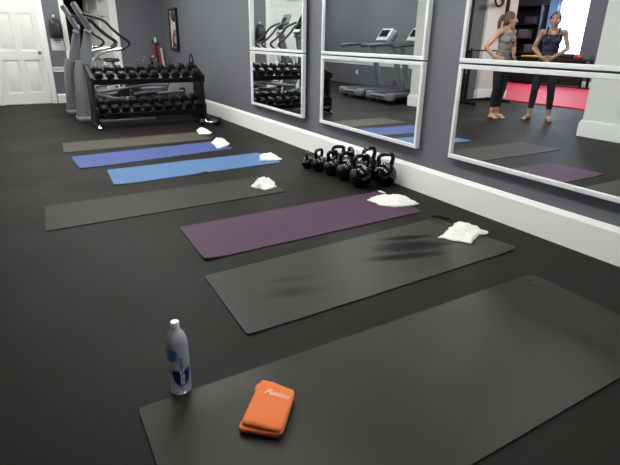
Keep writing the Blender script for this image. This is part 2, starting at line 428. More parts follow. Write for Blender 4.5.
# ------------------------------------------------------------------ wall mirrors
def mirror(y0, y1, z0, z1, label, yaw=0.0, tilt=0.0):
    """white framed mirror on the right wall, y0 near end, y1 far end"""
    t = thing('wall_mirror', label, 'mirror', (WX, (y0+y1)/2, z0), 0, 'white framed mirrors on the wall')
    t.rotation_euler = (0, tilt, yaw)
    hy = (y1-y0)/2; h = z1-z0; d = 0.045; fw = 0.03
    if yaw: t.location.x -= abs(math.tan(yaw))*hy
    for nm, a, b in (('frame_rail', (-hy, 0), (hy, fw)), ('frame_rail', (-hy, h-fw), (hy, h)), ('frame_stile', (-hy, fw), (-hy+fw, h-fw)), ('frame_stile', (hy-fw, fw), (hy, h-fw))):
        MB().b2((-d, a[0], a[1]), (0, b[0], b[1]), 0.003).obj(nm, 'mirror_frame_white', t)
    MB().b2((-0.032, -hy+fw-0.004, fw-0.004), (-0.004, hy-fw+0.004, h-fw+0.004)).obj('glass', 'mirror_glass', t)
    return t
YAW1, YAW2, YAW3 = R(-1.5), R(-0.5), 0.0
for nm, y0, y1, yw in (('farthest column, above', 4.82, 6.28, YAW1), ('middle column, above', 2.98, 4.51, YAW2), ('nearest column, above', 1.05, 2.63, YAW3)):
    col = nm.split(' ')[0]
    refl = {'farthest': 'dumbbell rack', 'middle': 'treadmill decks and blue mats', 'nearest': 'purple mat and bare feet'}[col]
    refu = {'farthest': 'elliptical consoles and white door', 'middle': 'treadmill consoles', 'nearest': 'the two people down to the waist'}[col]
    mirror(y0, y1, 0.368, 1.052, 'lower white framed wall mirror reflecting the '+refl, yw)
    mirror(y0, y1, 1.064, 1.75, 'upper white framed wall mirror reflecting the '+refu, yw)

# framed picture on the right wall
t = thing('framed_picture', 'narrow dark framed picture on the grey wall behind the rack', 'picture', (WX, 9.72, 0.98))
mb = MB()
for a, b in (((-0.23, 0), (-0.19, 0.72)), ((0.19, 0), (0.23, 0.72)), ((-0.19, 0), (0.19, 0.04)), ((-0.19, 0.68), (0.19, 0.72))):
    mb.b2((-0.05, a[0], a[1]), (0, b[0], b[1]), 0.003)
mb.obj('frame', 'picture_frame_black', t)
MB().b2((-0.03, -0.192, 0.038), (-0.002, 0.192, 0.682)).obj('print', 'picture_print', t)

# ------------------------------------------------------------------ yoga mats
def yoga_mat(name, quad, m, label, th=0.006, rad=0.03, curl=None, nx=44, ny=14):
    """quad = back-left, front-left, front-right, back-right floor points"""
    bl, fl_, fr, br = [Vector((p[0], p[1], 0)) for p in quad]
    c = (bl+fl_+fr+br)/4
    L = ((fr-fl_).length+(br-bl).length)/2; Wd = ((bl-fl_).length+(br-fr).length)/2
    us = [0, 0.15, 0.35, 0.65, 1.0]
    r0 = min(rad, 0.014)
    xs = [u*r0/L for u in us] + [r0/L+(1-r0/L-rad/L)*k/nx for k in range(1, nx)] + [1-u*rad/L for u in reversed(us)]
    rows = []
    for s in xs:
        a = min(s, 1-s)*L; rd = rad if s > 0.5 else min(rad, 0.014)
        k = 0 if a >= rd else rd-math.sqrt(max(0, rd*rd-(rd-a)**2))
        row = []
        for j in range(ny+1):
            tt = (k+(Wd-2*k)*j/ny)/Wd
            p = fl_*(1-s)*(1-tt)+fr*s*(1-tt)+bl*(1-s)*tt+br*s*tt
            z = curl(s, tt) if curl else 0
            row.append(Vector((p.x-c.x, p.y-c.y, z)))
        rows.append(row)
    bm = bmesh.new()
    top = [[bm.verts.new(p+Vector((0, 0, th))) for p in r] for r in rows]
    bot = [[bm.verts.new(p) for p in r] for r in rows]
    n = len(rows)
    for i in range(n-1):
        for j in range(ny):
            bm.faces.new((top[i][j], top[i+1][j], top[i+1][j+1], top[i][j+1]))
            bm.faces.new((bot[i][j], bot[i][j+1], bot[i+1][j+1], bot[i+1][j]))
        for j in (0, ny):
            bm.faces.new((top[i][j], bot[i][j], bot[i+1][j], top[i+1][j]))
    for i in (0, n-1):
        for j in range(ny): bm.faces.new((top[i][j], top[i][j+1], bot[i][j+1], bot[i][j]))
    bmesh.ops.recalc_face_normals(bm, faces=bm.faces[:])
    me = bpy.data.meshes.new(name); bm.to_mesh(me); bm.free()
    me.polygons.foreach_set('use_smooth', [True]*len(me.polygons)); me.set_sharp_from_angle(angle=R(40))
    o = link(name, me, m); o.location = c
    return tag(o, label, 'yoga mat', 'yoga mats laid out on the gym floor')
def corner_curl(s0, t0, amt, rr=0.12):
    def f(s, t):
        d = math.hypot((s-s0)*3, t-t0)
        return amt*max(0, 1-d/rr/3)**2
    return f
yoga_mat('yoga_mat', [(0.44, 6.48), (0.41, 5.91), (2.11, 5.93), (2.13, 6.48)], 'mat_tan', 'thin tan grey yoga mat nearest the dumbbell rack', 0.005)
yoga_mat('yoga_mat', [(0.45, 5.65), (0.46, 5.06), (2.14, 5.28), (2.08, 5.78)], 'mat_blue', 'royal blue yoga mat next to the tan one', 0.006, curl=corner_curl(0, 0, 0.008))
def crease(s, t):
    return corner_curl(0, 0, 0.008)(s, t) + 0.012*math.exp(-((s-0.49)/0.012)**2)*max(0, 1-t*1.6) + 0.004*math.exp(-((s-0.49)/0.05)**2)
yoga_mat('yoga_mat', [(0.68, 4.90), (0.64, 4.32), (2.32, 4.42), (2.30, 4.93)], 'mat_lightblue', 'light blue yoga mat with a crease across its middle', 0.006, curl=crease)
yoga_mat('yoga_mat', [(0.08, 3.98), (0.05, 3.42), (1.87, 3.47), (1.86, 4.00)], 'mat_grey', 'charcoal grey yoga mat between the light blue and purple mats', 0.006, 0.015)
yoga_mat('yoga_mat', [(0.83, 3.07), (0.80, 2.48), (2.52, 2.52), (2.58, 3.10)], 'mat_purple', 'dark purple yoga mat in front of the kettlebells', 0.007, 0.04, curl=corner_curl(0, 0, 0.012))
def ridge(s, t):
    return 0.010*math.exp(-((s-0.985)/0.012)**2)*max(0, (t-0.45))*1.4 + corner_curl(1, 0, 0.01)(s, t) + corner_curl(0, 0, 0.004)(s, t)
yoga_mat('yoga_mat', [(0.73, 2.29), (0.70, 1.66), (2.56, 1.70), (2.50, 2.37)], 'mat_worn', 'black yoga mat with dark worn smears, next to the purple one', 0.007, 0.05, curl=ridge)
front = yoga_mat('yoga_mat', [(0.19, 1.435), (0.17, 0.685), (2.28, 0.685), (2.33, 1.43)], 'mat_front', 'large black yoga mat under the orange towel in the foreground', 0.008, 0.07)
mb = MB(); mb.tube([(0.98+0.028*math.cos(a*PI/10), 0.30+0.028*math.sin(a*PI/10), 0.0085) for a in range(20)], 0.0018, 5, True)
mb.tube([(0.968, 0.292, 0.0085), (0.98, 0.312, 0.0085), (0.992, 0.292, 0.0085)], 0.0016, 5)
mb.obj('logo', 'mat_mark', front)
tag(MB().tube([(2.50, 2.395, 0.016), (2.525, 2.36, 0.02), (2.55, 2.32, 0.02), (2.575, 2.27, 0.016)], [0.008, 0.012, 0.012, 0.008], 8, sub=4).obj('mat_strap', 'black_rubber'), 'short black strap lying beside the white towel on worn mat', 'strap')

# ------------------------------------------------------------------ towels
def towel(px, h, label, seed, zp=0.0, folds=3.0, edge=0.006, base=0.007, zt=None):
    pts = [fl(x, y, zp) for x, y in px]
    c = sum(pts, Vector())/len(pts); c.z = 0
    n = len(pts); N = 56
    per = [(pts[(i+1) % n]-pts[i]).length for i in range(n)]; tot = sum(per)
    out = []
    for k in range(N):
        d = tot*k/N; i = 0
        while d > per[i]: d -= per[i]; i += 1
        out.append(pts[i].lerp(pts[(i+1) % n], d/per[i]))
    bm = bmesh.new(); NR = 14; sd = Vector((seed*7.3, seed*3.1, 0))
    tops = []
    for r in range(NR+1):
        q = 1-r/(NR+0.001) if r < NR else 0.0
        ring = []
        if r == NR:
            tops.append([bm.verts.new((0, 0, base+h*0.8))]); break
        for k in range(N):
            p = c.lerp(out[k], q); p.z = 0
            wob = noise.noise(Vector((p.x*22, p.y*22, seed)))*0.03*q*(0.4 if h < 0.03 else 1.0)
            p += (out[k]-c).normalized()*wob
            f = noise.noise((p+sd)*folds*6)*0.6+noise.noise((p+sd)*folds*14)*0.3
            ridge_ = 1-abs(noise.noise((p+sd)*folds*4))*1.6
            rg2 = 1-abs(noise.noise((p-sd)*folds*7))*2.2
            z = base+edge+h*(1-q**3)*max(0.02, 0.18+0.65*f+0.38*ridge_+0.42*rg2)
            ring.append(bm.verts.new((p.x-c.x, p.y-c.y, z)))
        tops.append(ring)
    botr = [bm.verts.new((v.co.x*0.99, v.co.y*0.99, base)) for v in tops[0]]
    for k in range(N):
        a, b = k, (k+1) % N
        for r in range(NR-1): bm.faces.new((tops[r][a], tops[r][b], tops[r+1][b], tops[r+1][a]))
        bm.faces.new((tops[NR-1][a], tops[NR-1][b], tops[NR][0])); bm.faces.new((botr[a], botr[b], tops[0][b], tops[0][a]))
    bm.faces.new(list(reversed(botr)))
    bmesh.ops.recalc_face_normals(bm, faces=bm.faces[:])
    me = bpy.data.meshes.new('towel'); bm.to_mesh(me); bm.free()
    me.polygons.foreach_set('use_smooth', [True]*len(me.polygons))
    o = link('towel', me, 'towel_white'); o.location = c
    return tag(o, label, 'towel', 'white hand towels on the mats')
towel([(196.5, 131.6), (201, 129.5), (212, 133.2), (209, 135), (199, 135)], 0.05, 'small crumpled white towel on the tan mat by the rack', 1)
towel([(212, 144), (215, 140), (221.6, 141.5), (229, 144), (227.4, 147), (216.8, 149.4), (214.8, 146)], 0.06, 'crumpled white towel on the royal blue mat', 2)
towel([(260, 157), (262, 155.3), (274, 156), (282, 160.6), (272, 161.6), (260.3, 161.6)], 0.045, 'crumpled white towel on the light blue mat', 3)
towel([(251.6, 186.8), (257.4, 183.5), (261, 180.4), (272.5, 182.4), (276.2, 188), (265, 191.2), (256.4, 190)], 0.06, 'bunched white towel on the charcoal grey mat', 4)
towel([(366.5, 201.3), (378, 197), (402.6, 196.5), (417.3, 205), (402.6, 208), (383, 207)], 0.04, 'flat white towel on the corner of the purple mat', 5, folds=2.4)
towel([(437.4, 239.4), (458.8, 223), (471, 227), (481.3, 231.6), (487, 233), (486, 236), (479, 237), (471, 245)], 0.036, 'flat white towel on the worn black mat', 6, folds=2.4, base=0.009)
tag(MB().b2((2.555, 3.03, 0.0), (2.585, 3.10, 0.0095), 0.001).obj('paper_tag', 'paper_white'), 'tiny white paper tag beside the largest kettlebell', 'tag')
bpy.data.objects['paper_tag'].location.z = 0.0

# folded orange towel with embroidery
def orange_towel():
    t = thing('folded_towel', 'folded orange towel with white script on the front black mat', 'towel', (0.572, 1.19, 0.0082), R(-43))
    def slab(z0, th, hx, hy, seed, ox=0, oy=0):
        bm = bmesh.new(); NX, NY2 = 26, 32; top = []; bot = []
        for i in range(NX+1):
            rt, rb = [], []
            for j in range(NY2+1):
                u, v = 2*i/NX-1, 2*j/NY2-1
                e = max(abs(u), abs(v)); rd = 0.10
                x, y = u*hx, v*hy
                # rounded outline
                cx, cyy = max(0, abs(x)-(hx-0.026)), max(0, abs(y)-(hy-0.026))
                dd = math.hypot(cx, cyy)
                if dd > 0.026:
                    k = 0.026/dd; x = math.copysign(hx-0.026+cx*k, x); y = math.copysign(hy-0.026+cyy*k, y)
                y -= 0.020*max(0, u+0.3)*max(0, v)
                fall = math.sqrt(max(0, 1-max(0, (e-0.86)/0.14)**2))
                nz = noise.noise(Vector((x*14+seed, y*14, seed)))*0.004
                wv = noise.noise(Vector((y*9, seed, x*9)))*0.004
                rt.append(bm.verts.new((x+ox+wv, y+oy+wv, z0+th*(0.5+0.5*fall)+nz*fall)))
                rb.append(bm.verts.new((x+ox+wv, y+oy+wv, z0+th*(0.5-0.5*fall))))
            top.append(rt); bot.append(rb)
        for i in range(NX):
            for j in range(NY2):
                bm.faces.new((top[i][j], top[i+1][j], top[i+1][j+1], top[i][j+1])); bm.faces.new((bot[i][j], bot[i][j+1], bot[i+1][j+1], bot[i+1][j]))
        bmesh.ops.remove_doubles(bm, verts=bm.verts[:], dist=1e-5)
        for i in range(NX):
            pass
        bmesh.ops.recalc_face_normals(bm, faces=bm.faces[:])
        me = bpy.data.meshes.new('fold'); bm.to_mesh(me); bm.free()
        me.polygons.foreach_set('use_smooth', [True]*len(me.polygons)); return me
    link('lower_fold', slab(0.0, 0.016, 0.071, 0.115, 3.3, -0.003, 0.002), 'towel_orange', t)
    link('middle_fold', slab(0.013, 0.014, 0.073, 0.116, 6.1, 0.001, -0.002), 'towel_orange', t)
    up = link('upper_fold', slab(0.025, 0.016, 0.071, 0.113, 8.7, 0.004, 0.003), 'towel_orange', t)
    MB().ell((-0.058, 0.088, 0.022), (0.02, 0.028, 0.012)).obj('corner_fold', 'towel_orange', t)
    me = text_mesh('Fusion', 0.036, 0.0006, 0.4)
    for v in me.vertices:
        v.co = Vector((v.co.x*0.95+v.co.y*0.15+0.014, v.co.y*0.95-v.co.x*0.18+0.046, v.co.z+0.043))
    for v in me.vertices: v.co.z += noise.noise(Vector((v.co.x*14+8.7, v.co.y*14, 8.7)))*0.003
    link('lettering', me, 'thread_white', t)
orange_towel()

# ------------------------------------------------------------------ water bottle
def bottle():
    p = fl(181.5, 389.5)
    BOTTLE_SCALE = 0.96
    t = thing('water_bottle', 'clear plastic water bottle with white cap and blue label', 'bottle', (p.x, p.y, 0.0), R(-94)); t.scale = (1, 1, BOTTLE_SCALE)
    prof = [(0.026, 0.0), (0.034, 0.002), (0.038, 0.008), (0.0385, 0.02), (0.0385, 0.19), (0.0375, 0.215), (0.033, 0.240), (0.025, 0.258), (0.0165, 0.270), (0.0135, 0.276), (0.0135, 0.284)]
    MB().lathe(prof, seg=36).obj('bottle_body', 'bottle_pet', t)
    MB().lathe([(0.03, 0.004), (0.0365, 0.010), (0.0365, 0.19), (0.0355, 0.212), (0.031, 0.236), (0.0235, 0.252)], seg=36).obj('water', 'bottle_water', t)
    c = MB().lathe([(0.0148, 0.279), (0.0152, 0.281), (0.0152, 0.300), (0.0140, 0.3025), (0.0, 0.303)], seg=28).obj('cap', 'cap_white', t)
    MB().lathe([(0.0148, 0.2745), (0.0150, 0.2780), (0.0148, 0.2788)], seg=28).obj('cap_ring', 'cap_white', c)
    def wrap(poly, r): return [Vector((r*math.cos(x/r), r*math.sin(x/r), z)) for x, z in poly]
    def patch(name, f, m, par, r, nx=20, nz=20):
        """f(u,v)->(arc,z) strip bent round the bottle"""
        bm = bmesh.new(); vs = []
        for i in range(nx+1):
            row = []
            for j in range(nz+1):
                a, z = f(i/nx, j/nz); row.append(bm.verts.new((r*math.cos(a/r), r*math.sin(a/r), z)))
            vs.append(row)
        for i in range(nx):
            for j in range(nz): bm.faces.new((vs[i][j], vs[i+1][j], vs[i+1][j+1], vs[i][j+1]))
        bmesh.ops.remove_doubles(bm, verts=bm.verts[:], dist=1e-6)
        me = bpy.data.meshes.new(name); bm.to_mesh(me); bm.free()
        me.polygons.foreach_set('use_smooth', [True]*len(me.polygons))
        return link(name, me, m, par)
    def shield(u, v):
        x = (2*u-1)*0.034
        lo = 0.106-0.058*math.sqrt(max(0, 1-(x/0.0345)**2)); hi = 0.114+0.006*(x/0.034)**2
        return (x, lo+(hi-lo)*v)
    lb = patch('label', shield, 'label_blue', t, 0.0389)
    def drop(u, v):
        a = (2*u-1); z = 0.182+0.030*(2*v-1)
        return (-0.034+0.026*a*math.sqrt(max(0, 1-(2*v-1)**2)), z)
    patch('label_drop', drop, 'label_sky', t, 0.0389)
    for txt, z0, m, sz in (('smart', 0.084, 'label_white', 0.031), ('water', 0.147, 'label_violet', 0.024)):
        me = text_mesh(txt, sz, 0.0, 0.0, 0.0007)
        bm = bmesh.new(); bm.from_mesh(me)
        bmesh.ops.subdivide_edges(bm, edges=bm.edges[:], cuts=1)
        bm.to_mesh(me); bm.free()
        for v in me.vertices:
            x, y = v.co.x*0.85, v.co.y
            arc, z = -y, z0+x
            r = 0.0394
            v.co = Vector((r*math.cos(arc/r), r*math.sin(arc/r), z))
        link('lettering', me, m, lb if txt == 'smart' else t)
bottle()

# ------------------------------------------------------------------ kettlebells
def kettlebell(x, y, r, rz, label, ring=False):
    t = thing('kettlebell', label, 'kettlebell', (x, y, 0), rz, 'kettlebells along the wall')
    fb = 0.55*r
    prof = [(0.0, 0.0), (fb, 0.0)]
    for k in range(1, 26):
        a = -PI/2+PI*k/26
        rr, z = r*math.cos(a), r*0.93+r*math.sin(a)
        if rr > fb*0.98 or z > r: prof.append((rr, max(0.004, z)))
    prof.append((0.0, r*1.93))
    body = MB().lathe(prof, seg=28).obj('body', 'black_gloss', t)
    hw, zt = r*0.62, r*2.95
    pts = [(-r*0.52, 0, r*1.60), (-r*0.60, 0, r*1.95), (-r*0.66, 0, r*2.28), (-r*0.52, 0, r*2.56), (0, 0, r*2.64), (r*0.52, 0, r*2.56), (r*0.66, 0, r*2.28), (r*0.60, 0, r*1.95), (r*0.52, 0, r*1.60)]
    tr = 0.018 if r > 0.08 else 0.015
    MB().tube(pts, [tr*1.35, tr*1.1, tr, tr, tr, tr, tr, tr*1.1, tr*1.35], 12, sub=4).obj('handle', 'black_gloss', t)
    if ring:
        q = MB(); s = r*0.16
        pp = []
        for k in range(18):
            a = 2*PI*k/18; px_, py_ = s*math.cos(a)*0.8, -r*0.52+s*math.sin(a)
            pz = r*0.93+math.sqrt(max(0, r*r-px_*px_-py_*py_)); pp.append((px_, py_, pz))
        q.tube(pp, r*0.028, 6, True).obj('number_mark', 'machine_grey', body)
    return t
kettlebell(2.735, 3.235, 0.106, R(-12), 'large black kettlebell closest to the baseboard, apart from the row', True)
kettlebell(2.52, 3.30, 0.105, R(-8), 'large black kettlebell at the near end of the row by purple mat', True)
kettlebell(2.735, 3.475, 0.108, R(8), 'large black kettlebell with tall handle behind the row near the baseboard')
kettlebell(2.535, 3.545, 0.095, R(-12), 'medium black kettlebell second in the front row', True)
kettlebell(2.70, 3.71, 0.092, R(70), 'black kettlebell turned side on in the back row')
kettlebell(2.515, 3.75, 0.086, R(14), 'black kettlebell third in the front row')
kettlebell(2.69, 3.91, 0.086, R(-15), 'black kettlebell at the far end of the back row')
kettlebell(2.48, 3.935, 0.08, R(22), 'black kettlebell fourth in the front row')
kettlebell(2.44, 4.08, 0.062, R(48), 'smallest black kettlebell at the far end of the front row')

# ------------------------------------------------------------------ dumbbell rack and dumbbells
RK = (1.75, 7.55)
rk = thing('dumbbell_rack', 'black two tier steel dumbbell rack in front of the ellipticals', 'rack', (RK[0], RK[1], 0))
HX = 0.765
def tier_pt(k):   # front-edge centre height, back-edge height
    return ((-0.26, 0.62), (0.08, 0.74)) if k else ((-0.28, 0.17), (0.08, 0.29))
for sx in (-1, 1):
    mb = MB(); x = sx*HX
    M = Matrix(((0, 0, 1, x-0.02), (1, 0, 0, 0), (0, 1, 0, 0), (0, 0, 0, 1)))
    mb.prism([(-0.30, 0.06), (0.24, 0.06), (0.24, 0.12), (0.16, 0.16), (0.13, 0.80), (0.06, 0.82), (-0.30, 0.68), (-0.30, 0.60), (-0.24, 0.58), (-0.26, 0.30), (-0.31, 0.27)], 0, 0.04, M)
    mb.obj('end_frame', 'black_steel', rk, 25)
    f = MB(); f.box((x, -0.02, 0.045), (0.06, 0.66, 0.045), bev=0.008); fo = f.obj('foot', 'black_steel', rk)
    for yy in (-0.34, 0.29):
        q = MB(); q.cyl((x-0.02, yy, 0.024), (x+0.02, yy, 0.024), 0.024, seg=14); q.box((x, yy, 0.045), (0.05, 0.035, 0.03), bev=0.005)
        q.obj('caster', 'chrome', fo)
for k in (0, 1):
    (ya, za), (yb, zb) = tier_pt(k)
    ang = math.atan2(zb-za, yb-ya)
    mb = MB()
    for y, z in ((ya+0.02, za), (yb-0.03, zb-0.012)):
        mb.box((0, y, z), (2*HX-0.03, 0.05, 0.012), (ang, 0, 0), 0.002)
    mb.box((0, ya-0.012, za+0.005), (2*HX-0.03, 0.012, 0.075), (ang, 0, 0), 0.003)
    mb.box((0, yb, zb+0.02), (2*HX-0.03, 0.01, 0.06), (ang, 0, 0), 0.003)
    mb.obj('tier', 'black_steel', rk)
MB().box((-0.36, -0.30, 0.112), (0.76, 0.03, 0.03), bev=0.006).obj('brace_bar', 'machine_dark', rk)
MB().box((0, 0.10, 0.14), (2*HX-0.03, 0.03, 0.05), bev=0.005).obj('rear_bar', 'black_steel', rk)
def dumbbell_parts(t, r, hl, gl):
    """axis along y; r head radius, hl head length, gl grip length"""
    for s in (-1, 1):
        mb = MB(); y0 = s*gl/2; y1 = s*(gl/2+hl)
        def hexr(y, k): return [Vector((r*k*math.cos(PI/3*i), y, r*k*math.sin(PI/3*i))) for i in range(6)]
        mb.rings([hexr(y0, 0.72), hexr(y0+s*0.012, 1.0), hexr(y1-s*0.014, 1.0), hexr(y1, 0.72)])
        mb.obj('head', 'cast_iron', t, 20)
    MB().tube([(0, -gl/2-0.005, 0), (0, -gl/4, 0), (0, 0, 0), (0, gl/4, 0), (0, gl/2+0.005, 0)], [0.013, 0.0145, 0.0165, 0.0145, 0.013], 12).obj('handle', 'chrome', t)
ordn = ['first', 'second', 'third', 'fourth', 'fifth', 'sixth', 'seventh', 'eighth', 'ninth', 'tenth']
random.seed(4)
for k in (1, 0):
    (ya, za), (yb, zb) = tier_pt(k); ang = math.atan2(zb-za, yb-ya); L = math.hypot(yb-ya, zb-za)
    for i in range(10):
        r = (0.060+0.0014*i) if k else (0.068+0.0006*i)
        gl = 0.125
        hl = 0.075+0.003*i if k else 0.09+0.002*i
        x = RK[0]-HX+0.098+i*0.149
        lab = 'black hex dumbbell, %s from the left on the %s tier of the rack' % (ordn[i], 'upper' if k else 'lower')
        s = 0.5; yc = ya+(yb-ya)*s; zc = za+(zb-za)*s
        t = thing('dumbbell', lab, 'dumbbell', (x, RK[1]+yc-math.sin(ang)*r*0.87, zc+0.004+math.cos(ang)*r*0.87), 0, 'dumbbells on the rack')
        t.rotation_euler = (ang, 0, random.uniform(-0.01, 0.01))
        dumbbell_parts(t, r, hl, gl)
for (x, y, rz, lab) in ((2.60, 7.14, 0.6, 'black dumbbell lying on the floor at the right foot of the rack'), (2.47, 6.99, 1.1, 'black dumbbell lying on the floor just behind the small towel')):
    t = thing('dumbbell', lab, 'dumbbell', (x, y, 0.052*0.866), rz, 'dumbbells on the floor'); dumbbell_parts(t, 0.052, 0.07, 0.12)
# small upright grip at the right end of the upper tier
t = thing('hand_grip', 'black looped grip standing on the right end dumbbells of the rack', 'grip', (2.43, 7.50, 0.855))
MB().tube([(-0.03, 0, 0), (-0.02, 0, 0.07), (0.0, 0, 0.12), (0.02, 0, 0.07), (0.03, 0, 0)], 0.011, 8, sub=4).obj('loop', 'black_rubber', t)
MB().cyl((-0.04, 0, 0.0), (0.04, 0, 0.0), 0.014).obj('grip_bar', 'black_plastic', t)

# ------------------------------------------------------------------ elliptical trainers
def elliptical(loc, label):
    t = thing('elliptical_trainer', label, 'elliptical', loc, 0, 'elliptical trainers behind the dumbbell rack')
    mb = MB(); mb.box((0.10, 0, 0.03), (0.44, 0.42, 0.06), bev=0.025, seg=2); mb.obj('front_foot', 'machine_light', t)
    mb = MB(); mb.box((0.95, 0, 0.075), (1.6, 0.12, 0.09), bev=0.02); mb.box((1.72, 0, 0.03), (0.12, 0.52, 0.06), bev=0.02); mb.obj('base_frame', 'machine_dark', t)
    mb = MB(); mb.sect([(0.05, 0, 0.05, 0.12, 0.10), (0.055, 0, 0.30, 0.105, 0.09), (0.085, 0, 0.60, 0.095, 0.08), (0.12, 0, 0.88, 0.085, 0.07), (0.165, 0, 1.08, 0.07, 0.06), (0.20, 0, 1.26, 0.052, 0.05)])
    mb.obj('column', 'machine_grey', t)
    mb = MB(); mb.sect([(-0.03, -0.01, 0.05, 0.09, 0.085), (-0.02, -0.01, 0.35, 0.08, 0.08), (0.0, -0.01, 0.7, 0.065, 0.07), (0.03, -0.01, 0.86, 0.05, 0.06)])
    mb.obj('column_shroud', 'machine_light', t)
    # console: tilted slab
    c = Vector((0.145, 0, 1.465)); an = math.atan2(1.63-1.30, 0.05-0.22)   # long axis direction in x-z
    tilt = PI/2-an
    mb = MB(); mb.box(c, (0.06, 0.26, 0.40), (0, tilt, 0), 0.026, 3); con = mb.obj('console', 'machine_grey', t)
    nrm = Vector((math.cos(tilt), 0, -math.sin(tilt)))
    if nrm.z < 0 and nrm.x < 0: nrm = -nrm
    mb = MB(); mb.box(c+nrm*0.029, (0.012, 0.20, 0.24), (0, tilt, 0), 0.004); mb.obj('screen', 'screen_dark', con)
    mb = MB(); mb.box(c+nrm*0.024+Vector((-math.sin(tilt), 0, -math.cos(tilt)))*0.15, (0.02, 0.22, 0.06), (0, tilt, 0), 0.008); mb.obj('key_panel', 'white_plastic', con)
    mb = MB(); mb.cyl((0.20, -0.19, 1.255), (0.20, 0.19, 1.255), 0.018, seg=14); mb.box((0.20, 0, 1.27), (0.09, 0.16, 0.04), (0, 0.3, 0), 0.012); mb.obj('console_yoke', 'machine_silver', t)
    # moving arms
    path = [(0.14, 1.49), (0.38, 1.42), (0.49, 1.31), (0.60, 1.21), (0.70, 1.14), (0.71, 1.09), (0.62, 1.03), (0.45, 1.01), (0.30, 0.965), (0.20, 0.88), (0.16, 0.76)]
    for s in (-1, 1):
        ys = [0.20, 0.25, 0.27, 0.27, 0.27, 0.26, 0.25, 0.24, 0.21, 0.18, 0.155]
        dx = 0.0 if s < 0 else -0.08
        pts = [(x+dx*(0 if i in (0, 9, 10) else 1), s*ys[i], z) for i, (x, z) in enumerate(path)]
        arm = MB().tube(pts[6:], 0.017, 10, sub=5).obj('arm', 'machine_silver', t)
        MB().tube(pts[:7]+[tuple((Vector(pts[6])+Vector(pts[7]))/2)], 0.0185, 10, sub=5).obj('grip', 'black_rubber', arm)
        MB().tube([pts[10], (0.15, s*0.16, 0.5), (0.20, s*0.17, 0.38)], 0.02, 10).obj('swing_link', 'machine_grey', t)
        MB().cyl((0.10, s*0.09, 0.78), (0.10, s*0.175, 0.78), 0.04, seg=16).obj('pivot', 'machine_dark', t)
        # pedal arm sliding on the ramp, pedal
        ph = 0.06*s
        MB().tube([(0.20, s*0.17, 0.38), (0.55, s*0.17, 0.36+ph), (1.0, s*0.17, 0.42+ph), (1.50, s*0.17, 0.42+ph*0.6)], 0.028, 10, sub=3).obj('pedal_arm', 'machine_grey', t)
        mb = MB(); mb.box((0.86, s*0.20, 0.445+ph), (0.40, 0.15, 0.03), (0, -0.10, 0), 0.012, 2); pd = mb.obj('pedal', 'machine_dark', t)
        mb = MB(); mb.box((0.68, s*0.20, 0.47+ph), (0.03, 0.15, 0.06), (0, -0.1, 0), 0.01); mb.obj('toe_stop', 'black_plastic', pd)
        MB().tube([(0.12, s*0.11, 0.20), (0.55, s*0.12, 0.26), (1.2, s*0.13, 0.30)], 0.03, 10, sub=3).obj('ramp_rail', 'machine_dark', t)
        mb = MB()   # crank arm and rear guard disc
        mb.cyl((1.50, s*0.085, 0.40), (1.50, s*0.16, 0.40), 0.045, seg=16); mb.obj('crank', 'black_plastic', t)
    fh = MB()
    fh.lathe([(0.0, -0.075), (0.24, -0.075), (0.285, -0.05), (0.30, 0.0), (0.285, 0.05), (0.24, 0.075), (0.0, 0.075)], (1.56, 0, 0.345), 32, (PI/2, 0, 0))
    h = fh.obj('flywheel_housing', 'black_plastic', t)
    for s in (-1, 1):
        q = MB(); q.lathe([(0.235, 0.004), (0.282, -0.022), (0.286, -0.010), (0.235, 0.016)], (1.56, s*0.072, 0.345), 32, (-s*PI/2, 0, 0)); q.obj('housing_ring', 'machine_light', h)
        q = MB(); q.lathe([(0.0, 0), (0.03, 0.0), (0.028, 0.012), (0.0, 0.014)], (1.56, s*0.074, 0.345), 16, (-s*PI/2, 0, 0)); q.obj('hub_cap', 'machine_silver', h)
    return t
e1 = elliptical((0.95, 8.25, 0), 'grey elliptical trainer nearer the dumbbell rack')
dup(e1, (0.90, 9.10, 0), 0, 'grey elliptical trainer farther from the rack, by the doorway')

